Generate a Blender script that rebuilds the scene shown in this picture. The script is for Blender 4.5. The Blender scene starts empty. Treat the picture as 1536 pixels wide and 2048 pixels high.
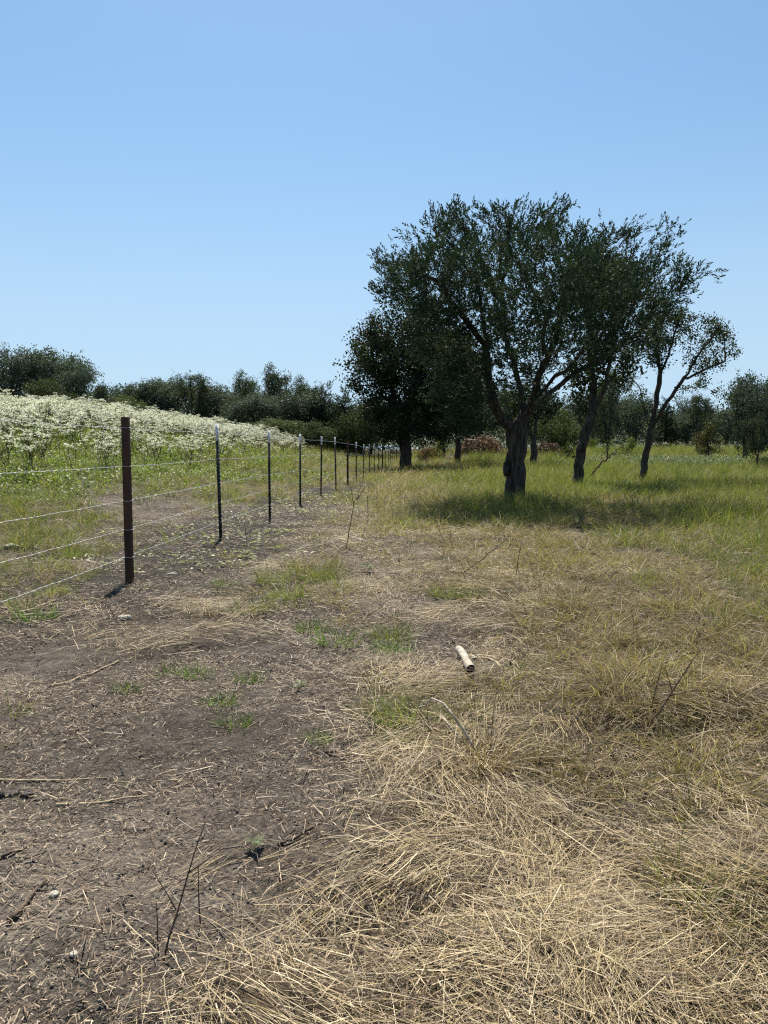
import bpy, math, random
import numpy as np
from mathutils import Vector, Matrix, Euler

random.seed(7)
RNG = np.random.default_rng(7)
scene = bpy.context.scene
COL = scene.collection

# ------------------------------------------------------------------ camera, sky, sun, exposure
CAM_H, PITCH, FPX = 1.30, math.atan(124.0 / 1538.0), 1538.0
cd = bpy.data.cameras.new('camera')
cam = bpy.data.objects.new('camera', cd)
COL.objects.link(cam)
cam.location = (0, 0, CAM_H)
cam.rotation_euler = (math.pi / 2 - PITCH, 0, 0)
cd.sensor_fit = 'VERTICAL'
cd.sensor_height = 36.0
cd.sensor_width = 27.0
cd.lens = 36.0 * FPX / 2048.0
cd.clip_start, cd.clip_end = 0.05, 5000
scene.camera = cam

SUN_EL, SUN_AZ = math.radians(58), math.radians(-8)      # azimuth from +Y, positive towards +X
world = bpy.data.worlds.new('World')
scene.world = world
world.use_nodes = True
wn, wl = world.node_tree.nodes, world.node_tree.links
bg = wn['Background']
sky = wn.new('ShaderNodeTexSky')
sky.sky_type = 'NISHITA'
sky.sun_disc = False
sky.sun_elevation = SUN_EL
sky.sun_rotation = SUN_AZ
sky.altitude = 0
sky.air_density = 1.0
sky.dust_density = 0.12
sky.ozone_density = 0.0
# a hazy summer sky: the bright band sits low, so the dome is read a little higher all the way round
stc = wn.new('ShaderNodeTexCoord')
ssep = wn.new('ShaderNodeSeparateXYZ')
sadd = wn.new('ShaderNodeVectorMath'); sadd.operation = 'ADD'; sadd.inputs[1].default_value = (0, 0, .2)
snor = wn.new('ShaderNodeVectorMath'); snor.operation = 'NORMALIZE'
wl.new(stc.outputs['Generated'], ssep.inputs[0]); wl.new(stc.outputs['Generated'], sadd.inputs[0]); wl.new(sadd.outputs['Vector'], snor.inputs[0]); wl.new(snor.outputs['Vector'], sky.inputs['Vector'])
stint = wn.new('ShaderNodeMix'); stint.data_type = 'RGBA'; stint.blend_type = 'MULTIPLY'; stint.inputs['Factor'].default_value = 1
stint.inputs[7].default_value = (.92, 1.10, 1.08, 1)          # white balance of the photograph
wl.new(sky.outputs['Color'], stint.inputs[6])
# the pale haze that stands over the horizon, the same all the way round
sband = wn.new('ShaderNodeMapRange'); sband.interpolation_type = 'SMOOTHSTEP'
for nm_, v_ in (('From Min', 0.0), ('From Max', 0.42), ('To Min', 0.8), ('To Max', 0.0)): sband.inputs[nm_].default_value = v_
smix = wn.new('ShaderNodeMix'); smix.data_type = 'RGBA'
smix.inputs[7].default_value = (3.9, 5.0, 5.75, 1)
wl.new(ssep.outputs['Z'], sband.inputs['Value'])
wl.new(sband.outputs['Result'], smix.inputs['Factor'])
wl.new(stint.outputs[2], smix.inputs[6])
wl.new(smix.outputs[2], bg.inputs['Color'])
bg.inputs['Strength'].default_value = 0.075

sd = bpy.data.lights.new('sun', 'SUN')
sd.energy = 5.0
sd.angle = math.radians(0.5)
sd.color = (1.0, 0.92, 0.78)
sun = bpy.data.objects.new('sun', sd)
COL.objects.link(sun)
to_sun = Vector((math.sin(SUN_AZ) * math.cos(SUN_EL), math.cos(SUN_AZ) * math.cos(SUN_EL), math.sin(SUN_EL)))
sun.rotation_euler = to_sun.to_track_quat('Z', 'Y').to_euler()

vs = scene.view_settings
vs.view_transform = 'Standard'
vs.look = 'None'
vs.exposure = 1.0
vs.gamma = 1.0
vs.use_curve_mapping = False
scene.cycles.max_bounces = 6
scene.cycles.transparent_max_bounces = 4
scene.cycles.volume_bounces = 0
scene.cycles.use_denoising = False
scene.cycles.filter_width = 1.2
scene.cycles.sample_clamp_indirect = 4.0

# ------------------------------------------------------------------ helpers
def smooth(a, b, x):
    t = np.clip((np.asarray(x, float) - a) / (b - a), 0, 1)
    return t * t * (3 - 2 * t)

def _hash(ix, iy, s):
    h = (ix.astype(np.int64) * 374761393 + iy.astype(np.int64) * 668265263 + s * 974634617) & 0xffffffff
    h = ((h ^ (h >> 13)) * 1274126177) & 0xffffffff
    return ((h ^ (h >> 16)) & 0xffffff) / float(0xffffff)

def noise(x, y, s=0):
    x, y = np.asarray(x, float), np.asarray(y, float)
    ix, iy = np.floor(x), np.floor(y)
    fx, fy = x - ix, y - iy
    fx, fy = fx * fx * (3 - 2 * fx), fy * fy * (3 - 2 * fy)
    a, b = _hash(ix, iy, s), _hash(ix + 1, iy, s)
    c, d = _hash(ix, iy + 1, s), _hash(ix + 1, iy + 1, s)
    return (a + (b - a) * fx) * (1 - fy) + (c + (d - c) * fx) * fy

def fbm(x, y, s=0, o=4):
    v, a, t = 0, 0.5, 0
    for k in range(o):
        v = v + a * noise(x * 2 ** k, y * 2 ** k, s + k * 17)
        t += a
        a *= 0.5
    return v / t

def fence_x(Y):
    return -2.94 + 0.06 * np.asarray(Y, float)

def terrain(X, Y):
    X, Y = np.asarray(X, float), np.asarray(Y, float)
    d = fence_x(np.minimum(Y, 120)) - X
    de = np.where(d < 10, d, 10 + 15 * (1 - np.exp(-np.maximum(d - 10, 0) / 15)))
    t = np.maximum(de - 1.2, 0)
    yc = np.clip(Y, 0, 45)
    left = 0.1 * (1 + yc / 50) * t * t / (t + 1) * smooth(-4, 10, Y)
    r = np.clip(Y - 36, 0, 60)
    right = 0.027 * r * r / (r + 4) * smooth(-1, 7, X)
    mid = 0.02 * np.clip(Y - 70, 0, 60)
    z = left + right + mid * (1 - smooth(-1, 7, X)) * (1 - smooth(2, 8, d))
    far = np.clip(Y / 14, 0, 1)
    z = z + (noise(X / 1.1, Y / 1.1, 3) - .5) * 0.05 + (noise(X / 7, Y / 7, 5) - .5) * 0.16 * far
    return z

CP, SP = math.cos(PITCH), math.sin(PITCH)
def ray(px, py):
    a, b = (px - 768) / FPX, (1024 - py) / FPX
    return np.array([a, CP + b * SP, -SP + b * CP])

def pix(px, py, lift=0.0):
    """ground point seen at a pixel of the photograph"""
    d = ray(px, py)
    t = 0.5
    prev = t
    while t < 300:
        p = d * t + np.array([0, 0, CAM_H])
        if p[2] < float(terrain(p[0], p[1])) + lift:
            lo, hi = prev, t
            for _ in range(24):
                m = (lo + hi) / 2
                p = d * m + np.array([0, 0, CAM_H])
                if p[2] < float(terrain(p[0], p[1])) + lift: hi = m
                else: lo = m
            return d * hi + np.array([0, 0, CAM_H])
        prev = t
        t *= 1.02
    return d * t + np.array([0, 0, CAM_H])

def pixY(px, py, Y):
    d = ray(px, py)
    return d * (Y / d[1]) + np.array([0, 0, CAM_H])

def onground(x, y):
    return np.array([x, y, float(terrain(x, y))])

def make_mesh(name, V, F, mat=None, col=None, smooth_shade=False):
    """V (n,3); F list of (m,k) index arrays; col (n,3) colours of the thing itself"""
    V = np.asarray(V, np.float32)
    if not isinstance(F, list): F = [F]
    F = [np.asarray(f, np.int32) for f in F if len(f)]
    me = bpy.data.meshes.new(name)
    me.vertices.add(len(V))
    me.vertices.foreach_set('co', V.ravel())
    nl = sum(f.size for f in F)
    nf = sum(len(f) for f in F)
    me.loops.add(nl)
    me.polygons.add(nf)
    me.loops.foreach_set('vertex_index', np.concatenate([f.ravel() for f in F]))
    st, c = [], 0
    for f in F:
        st.append(c + np.arange(len(f)) * f.shape[1])
        c += f.size
    me.polygons.foreach_set('loop_start', np.concatenate(st).astype(np.int32))
    me.update(calc_edges=True)
    if smooth_shade:
        me.polygons.foreach_set('use_smooth', np.ones(nf, bool))
    if col is not None:
        col = np.asarray(col, np.float32)
        at = me.attributes.new('col', 'FLOAT_COLOR', 'POINT')
        at.data.foreach_set('color', np.hstack([col, np.ones((len(col), 1), np.float32)]).astype(np.float32).ravel())
    if mat: me.materials.append(mat)
    return me

class Bag:
    """collects pieces of one mesh"""
    def __init__(s): s.V, s.F, s.C, s.n = [], {}, [], 0
    def add(s, V, F, col=None):
        V = np.asarray(V, float).reshape(-1, 3)
        if isinstance(F, list) and F and np.ndim(F[0]) == 1: F = np.asarray(F, int)
        for f in (F if isinstance(F, list) else [F]):
            f = np.asarray(f, int)
            if f.size: s.F.setdefault(f.shape[1], []).append(f + s.n)
        s.V.append(V)
        c = np.asarray(col if col is not None else (.5, .5, .5), float)
        s.C.append(np.broadcast_to(c, (len(V), 3)).copy())
        s.n += len(V)
    def mesh(s, name, mat, sm=False):
        return make_mesh(name, np.concatenate(s.V), [np.concatenate(f) for f in s.F.values()], mat, np.concatenate(s.C), sm)

def link(name, me, parent=None, loc=None, kind=None, label=None, cat=None, group=None):
    o = bpy.data.objects.new(name, me)
    COL.objects.link(o)
    if parent is not None: o.parent = parent
    if loc is not None: o.location = tuple(map(float, loc))
    for k, v in (('kind', kind), ('label', label), ('category', cat), ('group', group)):
        if v: o[k] = v
    return o

def copy_tree(o, parent=None):
    c = o.copy()
    COL.objects.link(c)
    if parent is not None: c.parent = parent
    for ch in list(o.children): copy_tree(ch, c)
    return c

def unit(v):
    v = np.asarray(v, float)
    return v / np.maximum(np.linalg.norm(v, axis=-1, keepdims=True), 1e-9)

def tube(P, R, sides, wob=None):
    P, R = np.asarray(P, float), np.asarray(R, float)
    n = len(P)
    T = unit(np.gradient(P, axis=0)) if n > 2 else np.repeat(unit(P[1] - P[0])[None], n, 0)
    a = np.array([1, 0, 0]) if abs(T[0][0]) < .8 else np.array([0, 1, 0])
    N = np.zeros((n, 3))
    v = unit(a - T[0] * a.dot(T[0]))
    for i in range(n):
        v = unit(v - T[i] * v.dot(T[i]))
        N[i] = v
    B = np.cross(T, N)
    ang = np.arange(sides) * 2 * math.pi / sides
    rr = R[:, None] * np.ones((1, sides))
    if wob is not None: rr = rr * wob(P, ang, R)
    V = P[:, None, :] + rr[:, :, None] * (np.cos(ang)[None, :, None] * N[:, None, :] + np.sin(ang)[None, :, None] * B[:, None, :])
    i, j = np.meshgrid(np.arange(n - 1), np.arange(sides), indexing='ij')
    k = (j + 1) % sides
    F = np.stack([i * sides + j, i * sides + k, (i + 1) * sides + k, (i + 1) * sides + j], -1).reshape(-1, 4)
    return V.reshape(-1, 3), F

def capped(P, R, sides):
    V, F = tube(P, R, sides)
    n = len(V)
    V = np.vstack([V, np.asarray(P[0], float)[None], np.asarray(P[-1], float)[None]])
    s = np.arange(sides)
    a = np.stack([np.full(sides, n), (s + 1) % sides, s], -1)
    o = n - sides
    b = np.stack([np.full(sides, n + 1), o + s, o + (s + 1) % sides], -1)
    return V, [F, np.vstack([a, b])]

def frames(D, roll):
    """rotation matrices whose local +Z looks along D"""
    D = unit(D)
    ref = np.where(np.abs(D[:, 2:3]) < .9, np.array([[0, 0, 1.]]), np.array([[1., 0, 0]]))
    X = unit(np.cross(ref, D))
    Y = np.cross(D, X)
    c, s = np.cos(roll)[:, None], np.sin(roll)[:, None]
    return np.stack([X * c + Y * s, -X * s + Y * c, D], -1)

def place(TV, TF, R, T, S):
    """N copies of a template joined into one set of arrays"""
    N, n = len(T), len(TV)
    V = np.einsum('nij,kj->nki', R, TV) * np.asarray(S)[:, None, None] + np.asarray(T)[:, None, :]
    F = (TF[None] + (np.arange(N) * n)[:, None, None]).reshape(-1, TF.shape[1])
    return V.reshape(-1, 3), F

# ------------------------------------------------------------------ materials
def nodes_of(m):
    m.use_nodes = True
    nt = m.node_tree
    nt.nodes.clear()
    return nt, nt.nodes, nt.links

def veg_mat(name, trans=0.3, rough=0.6, var=0.25, spec=0.25, tgain=1.0, tint=(1.05, 1.1, .6)):
    m = bpy.data.materials.new(name)
    nt, N, L = nodes_of(m)
    out = N.new('ShaderNodeOutputMaterial')
    at = N.new('ShaderNodeAttribute'); at.attribute_name = 'col'
    oi = N.new('ShaderNodeObjectInfo')
    mr = N.new('ShaderNodeMapRange')
    mr.inputs['To Min'].default_value = 1 - var
    mr.inputs['To Max'].default_value = 1 + var
    L.new(oi.outputs['Random'], mr.inputs['Value'])
    mul = N.new('ShaderNodeVectorMath'); mul.operation = 'SCALE'
    L.new(at.outputs['Color'], mul.inputs[0]); L.new(mr.outputs['Result'], mul.inputs['Scale'])
    p = N.new('ShaderNodeBsdfPrincipled')
    p.inputs['Roughness'].default_value = rough
    p.inputs['Specular IOR Level'].default_value = spec
    L.new(mul.outputs['Vector'], p.inputs['Base Color'])
    tr = N.new('ShaderNodeBsdfTranslucent')
    sc = N.new('ShaderNodeVectorMath'); sc.operation = 'MULTIPLY'
    sc.inputs[1].default_value = tuple(tgain * k for k in tint)
    L.new(mul.outputs['Vector'], sc.inputs[0])
    L.new(sc.outputs['Vector'], tr.inputs['Color'])
    mx = N.new('ShaderNodeMixShader'); mx.inputs['Fac'].default_value = trans
    L.new(p.outputs['BSDF'], mx.inputs[1]); L.new(tr.outputs['BSDF'], mx.inputs[2])
    L.new(mx.outputs['Shader'], out.inputs['Surface'])
    return m

def solid_mat(name, c1, c2, scale=6.0, rough=0.8, bump=0.3, metal=0.0, stretch=(1, 1, 1), bscale=None, spec=0.3):
    m = bpy.data.materials.new(name)
    nt, N, L = nodes_of(m)
    out = N.new('ShaderNodeOutputMaterial')
    p = N.new('ShaderNodeBsdfPrincipled')
    p.inputs['Roughness'].default_value = rough
    p.inputs['Metallic'].default_value = metal
    p.inputs['Specular IOR Level'].default_value = spec
    tc = N.new('ShaderNodeTexCoord')
    mp = N.new('ShaderNodeMapping'); mp.inputs['Scale'].default_value = stretch
    L.new(tc.outputs['Object'], mp.inputs['Vector'])
    nz = N.new('ShaderNodeTexNoise'); nz.inputs['Scale'].default_value = scale; nz.inputs['Detail'].default_value = 6
    nz.inputs['Roughness'].default_value = .65
    L.new(mp.outputs['Vector'], nz.inputs['Vector'])
    cr = N.new('ShaderNodeValToRGB')
    cr.color_ramp.elements[0].position, cr.color_ramp.elements[1].position = .35, .65
    cr.color_ramp.elements[0].color = (*c1, 1); cr.color_ramp.elements[1].color = (*c2, 1)
    L.new(nz.outputs['Fac'], cr.inputs['Fac'])
    L.new(cr.outputs['Color'], p.inputs['Base Color'])
    if bump:
        n2 = N.new('ShaderNodeTexNoise'); n2.inputs['Scale'].default_value = bscale or scale * 3; n2.inputs['Detail'].default_value = 5
        L.new(mp.outputs['Vector'], n2.inputs['Vector'])
        b = N.new('ShaderNodeBump'); b.inputs['Strength'].default_value = bump; b.inputs['Distance'].default_value = .03
        L.new(n2.outputs['Fac'], b.inputs['Height'])
        L.new(b.outputs['Normal'], p.inputs['Normal'])
    L.new(p.outputs['BSDF'], out.inputs['Surface'])
    return m

M_grass = veg_mat('grass_blade', trans=.45, rough=.5, var=.25, tint=(.95, 1.12, .55))
M_straw = veg_mat('straw', trans=.2, rough=.5, var=.3, spec=.3)
M_leaf = veg_mat('broad_leaf', trans=.25, rough=.65, var=.25, spec=.15)
M_juniper = veg_mat('juniper_spray', trans=.16, rough=.75, var=.05, spec=.1)
M_flower = veg_mat('flowering_weed', trans=.4, rough=.6, var=.12, spec=.2, tint=(1, 1.02, .86))
M_bark = solid_mat('bark', (.016, .012, .009), (.10, .082, .066), 16, .95, 1.0, stretch=(1, 1, .16), bscale=22, spec=.15)
M_twig = solid_mat('dead_twig', (.05, .036, .028), (.13, .095, .07), 20, .9, .2)
M_dry = solid_mat('dry_pale_stem', (.26, .2, .125), (.45, .36, .24), 18, .9, .3, stretch=(1, 1, .3), bscale=60)
M_pale = solid_mat('bleached_wood', (.24, .21, .17), (.50, .46, .39), 18, .85, .6, stretch=(1, 1, .3), bscale=60)
M_char = solid_mat('dark_cut_wood', (.012, .01, .009), (.04, .033, .028), 40, .95, .4)
M_rust = solid_mat('rusty_steel', (.030, .016, .011), (.095, .040, .022), 7, .75, .25, stretch=(1, 1, .45), bscale=60)
M_post = solid_mat('dark_painted_steel', (.010, .014, .014), (.024, .03, .028), 12, .55, .1)
M_tip = solid_mat('white_painted_steel', (.62, .62, .62), (.8, .8, .8), 14, .55, .1)
M_wire = solid_mat('galvanised_wire', (.45, .45, .43), (.66, .66, .64), 30, .45, 0, metal=.35, spec=.5)
M_stone = solid_mat('pale_stone', (.3, .28, .23), (.5, .47, .4), 25, .9, .5)
M_crumb = veg_mat('soil_crumb', trans=0, rough=.95, var=.25, spec=.1)
M_clod = solid_mat('dark_clod', (.04, .033, .03), (.1, .085, .075), 18, .95, .8)

# ------------------------------------------------------------------ what covers the ground, point by point
# (px, py): straw, dry, green, clover
CTRL = """
0 2040 .02 0 0 0|200 2040 .05 0 0 0|330 2040 .15 0 0 0|420 2040 .5 0 0 0|520 2040 .9 0 0 0|800 2040 1 0 0 0|1100 2040 1 0 0 0|1400 2040 1 .2 0 0|1536 2040 .8 .4 .1 0
0 1900 .03 0 0 0|300 1900 .05 0 0 0|470 1900 .2 0 0 0|590 1900 .7 0 0 0|720 1900 .9 0 0 0|1000 1900 1 0 0 0|1300 1900 1 .1 .05 0|1480 1870 .4 .4 .5 0|1536 1820 .3 .4 .7 0
0 1750 .03 0 0 0|300 1750 .03 0 0 0|550 1750 .06 0 0 0|640 1750 .35 0 0 0|740 1750 .85 0 0 0|900 1750 .95 0 0 0|1150 1750 .9 .1 0 0|1330 1720 .6 .3 .5 0|1536 1750 .5 .5 .4 0
0 1600 .03 0 0 0|300 1600 .04 0 0 0|640 1600 .07 0 0 0|730 1600 .4 0 0 0|820 1600 .85 0 0 0|1000 1620 .9 .2 0 0|1200 1600 .55 .3 0 0|1330 1560 .3 .3 0 0|1536 1600 .6 .4 0 0
0 1480 .05 .1 .08 0|200 1480 .03 0 0 0|500 1480 .03 0 0 0|690 1500 .08 0 0 0|780 1480 .4 .2 .5 0|900 1500 .7 .4 .1 0|1100 1500 .5 .6 .1 0|1300 1480 .4 .7 .2 0|1536 1480 .6 .5 0 0
0 1400 .1 0 0 0|300 1400 .05 0 0 0|600 1400 .05 0 0 0|740 1400 .12 0 0 0|830 1420 .3 .3 .5 0|950 1400 .5 .6 .15 0|1200 1400 .3 .9 .05 0|1400 1400 .3 .8 .1 0|1536 1400 .4 .7 .05 0
0 1300 .15 0 0 0|200 1310 .2 0 0 0|330 1290 .35 0 0 0|450 1320 .1 0 0 0|620 1300 .04 0 0 0|780 1340 .35 0 0 0|870 1300 .1 0 0 0|960 1300 .5 .2 0 0|1100 1300 .5 .5 0 0|1300 1300 .2 .9 .1 0|1536 1300 .3 .7 .2 0
60 1230 .1 .15 .3 0|200 1240 .2 0 0 0|320 1230 .4 0 0 0|405 1220 .85 0 0 0|470 1240 .5 0 .05 0|560 1240 .05 0 .1 0|680 1230 .12 .1 .1 0|850 1230 .25 .1 0 0|980 1230 .7 .3 0 0|1050 1210 .7 .4 .1 0|1200 1230 .3 .9 0 0|1400 1220 .2 .7 .2 0|1536 1210 .1 .5 .6 0
20 1150 .1 .3 .4 0|120 1150 .1 .3 .25 0|240 1190 .15 .1 .05 0|350 1160 .08 0 0 0|450 1160 .1 .05 0 0|540 1160 .2 .2 .1 0|620 1140 .1 .4 .3 0|720 1150 .2 .2 0 0|850 1150 .4 .15 0 0|960 1150 .4 .6 0 0|1150 1150 .15 .9 .1 0|1350 1150 .1 .6 .5 0|1536 1140 0 .3 .9 0
0 1090 .05 .3 .4 0|140 1090 .1 .2 .4 0|230 1080 .1 .2 .1 0|350 1100 .1 .1 .05 0|480 1100 .05 0 0 0|600 1090 .25 .1 .05 0|740 1090 .3 .2 0 0|840 1090 .3 .3 0 0|930 1090 .2 .8 0 0|1100 1080 .1 .9 .1 0|1300 1080 0 .6 .5 0|1500 1080 0 .2 1 0
0 1030 0 .3 .7 .1|120 1040 0 .3 .5 0|250 1010 .1 .1 .05 0|350 1040 .1 .05 .1 0|480 1040 .1 0 0 0|600 1030 .15 .05 0 0|690 1030 .3 .2 0 0|760 1030 .1 .8 .1 0|880 1040 0 .8 .4 0|1000 1030 0 .3 1 0|1100 1020 0 .2 1 0|1200 1030 0 .6 .6 0|1280 1010 .1 .9 .1 0|1400 1030 0 .4 .8 0|1536 1020 0 .2 1 0
0 985 0 0 .5 .7|120 985 0 .1 .4 .5|250 985 .1 .2 .1 .1|350 980 .05 .3 .3 .1|450 985 .1 .4 .2 0|560 985 .15 .5 .1 0|650 985 .2 .3 0 0|740 985 .1 .9 0 0|850 990 0 .9 .2 0|940 990 0 .5 .7 0|1100 985 0 0 1 0|1300 990 0 .1 1 0|1536 980 0 .1 1 0
0 955 0 0 .3 1|200 950 0 0 .3 1|400 945 0 .1 .4 .8|520 945 0 .4 .5 .2|620 945 0 .6 .4 0|700 950 0 .7 .1 0|800 955 0 1 .05 0|900 950 0 .9 .2 0|980 960 0 .2 .9 0|1200 960 0 0 1 0|1400 950 0 .1 1 0|1536 955 0 .1 1 0
300 925 0 0 .4 1|500 920 0 .1 .7 .7|650 920 0 .5 .5 .1|760 935 0 .8 .2 0|880 935 0 .8 .3 0|1000 930 0 .2 .9 0|1200 930 0 0 1 0|1400 920 0 .2 1 0|1536 925 0 .1 1 0
"""
_c = []
for line in CTRL.strip().splitlines():
    for tok in line.split('|'):
        _c.append([float(t) for t in tok.split()])
_c = np.array(_c)
_m = (_c[:, 0] > 1000) & (_c[:, 1] > 1180) & (_c[:, 1] < 1620)
_c[_m, 2] *= .5; _c[_m, 3] = np.minimum(_c[_m, 3] * 1.15 + .1, 1)
_g = np.array([pix(a, b) for a, b in _c[:, :2]])
def warp(X, Y):
    Y = np.maximum(Y, .8)
    return np.stack([X / Y * 1.0, np.log(Y) * .55], -1)
_cw = warp(_g[:, 0], _g[:, 1])

def cover(X, Y):
    """(n,4): straw, dry grass, green grass, leafy cover at ground points"""
    X, Y = np.asarray(X, float).ravel(), np.asarray(Y, float).ravel()
    s = np.clip(Y / 4, .4, 4)
    jx = (fbm(X / (.5 * s), Y / (.5 * s), 11, 3) - .5) * .30 * s ** .5
    jy = (fbm(X / (.5 * s), Y / (.5 * s), 23, 3) - .5) * .45 * s ** .5
    Yw = np.maximum(Y, .8)
    w = warp(X + jx, Yw + jy)
    out = np.zeros((len(X), 4))
    for a in range(0, len(X), 20000):
        q = w[a:a + 20000]
        d2 = ((q[:, None, :] - _cw[None]) ** 2).sum(-1) + 2e-4
        k = 1 / d2 ** 2.2
        out[a:a + 20000] = k @ _c[:, 2:] / k.sum(1, keepdims=True)
    d = fence_x(Y) - X + (fbm(X / .6, Y / .6, 141, 3) - .5) * 1.3
    strip = smooth(-1.4, -.6, d) * (1 - smooth(.7, 1.7, d)) * smooth(5, 7, Y) * (1 - smooth(24, 40, Y))
    return np.clip(out * (1 - .8 * strip)[:, None], 0, 1)

# ------------------------------------------------------------------ ground sheet
def axis_nodes(inner, step, outer, growth):
    a = [0.0]
    st = step
    while a[-1] < outer:
        a.append(a[-1] + st)
        if a[-1] > inner: st *= growth
    return np.array(a)
xs = axis_nodes(3.6, .022, 900, 1.03)
xs = np.concatenate([-xs[:0:-1], xs])
ys = 1.0 + axis_nodes(3.6, .018, 1400, 1.022)
ys = np.concatenate([[-300, -120, -40, -15, -6, -3, -1.5, -.6, 0, .35, .6, .8], ys])
GX, GY = np.meshgrid(xs, ys)
gx, gy = GX.ravel(), GY.ravel()
gz = terrain(gx, gy)
cv = cover(gx, gy)
near = 1 - smooth(7, 14, gy)
MOUND = lambda X, Y: (fbm(X / .55, Y / .55, 151, 3) - .38) * .24
bare = np.clip(1 - cv.sum(1), 0, 1)
gz = gz + near * np.clip(cv[:, 0] + .6 * cv[:, 1], 0, 1) * MOUND(gx, gy)
gz = gz + near * ((fbm(gx / .16, gy / .16, 31, 4) - .5) * .034 + (fbm(gx / .05, gy / .05, 41, 2) - .5) * .014)
F = []
nx = len(xs)
i, j = np.meshgrid(np.arange(len(ys) - 1), np.arange(nx - 1), indexing='ij')
F = np.stack([i * nx + j, i * nx + j + 1, (i + 1) * nx + j + 1, (i + 1) * nx + j], -1).reshape(-1, 4)
gme = make_mesh('ground', np.stack([gx, gy, gz], -1), F, None, None, True)
for k, nm in enumerate(('straw', 'dry', 'green', 'leafy')):
    at = gme.attributes.new(nm, 'FLOAT', 'POINT')
    at.data.foreach_set('value', cv[:, k].astype(np.float32))

# turned dark earth along the fence line, pale dry crust on the open track
dfe = fence_x(gy) - gx
jit = (fbm(gx / .6, gy / .6, 141, 3) - .5) * 1.3
dark = smooth(-1.5, -.7, dfe + jit) * (1 - smooth(1.0, 2.4, dfe + jit)) * smooth(4.0, 6.0, gy)
crust = smooth(.48, .62, fbm(gx / 1.1, gy / 1.1, 143, 3)) * (1 - dark)
at = gme.attributes.new('tone', 'FLOAT', 'POINT')
at.data.foreach_set('value', (.90 - .42 * dark + .50 * crust).astype(np.float32))

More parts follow.
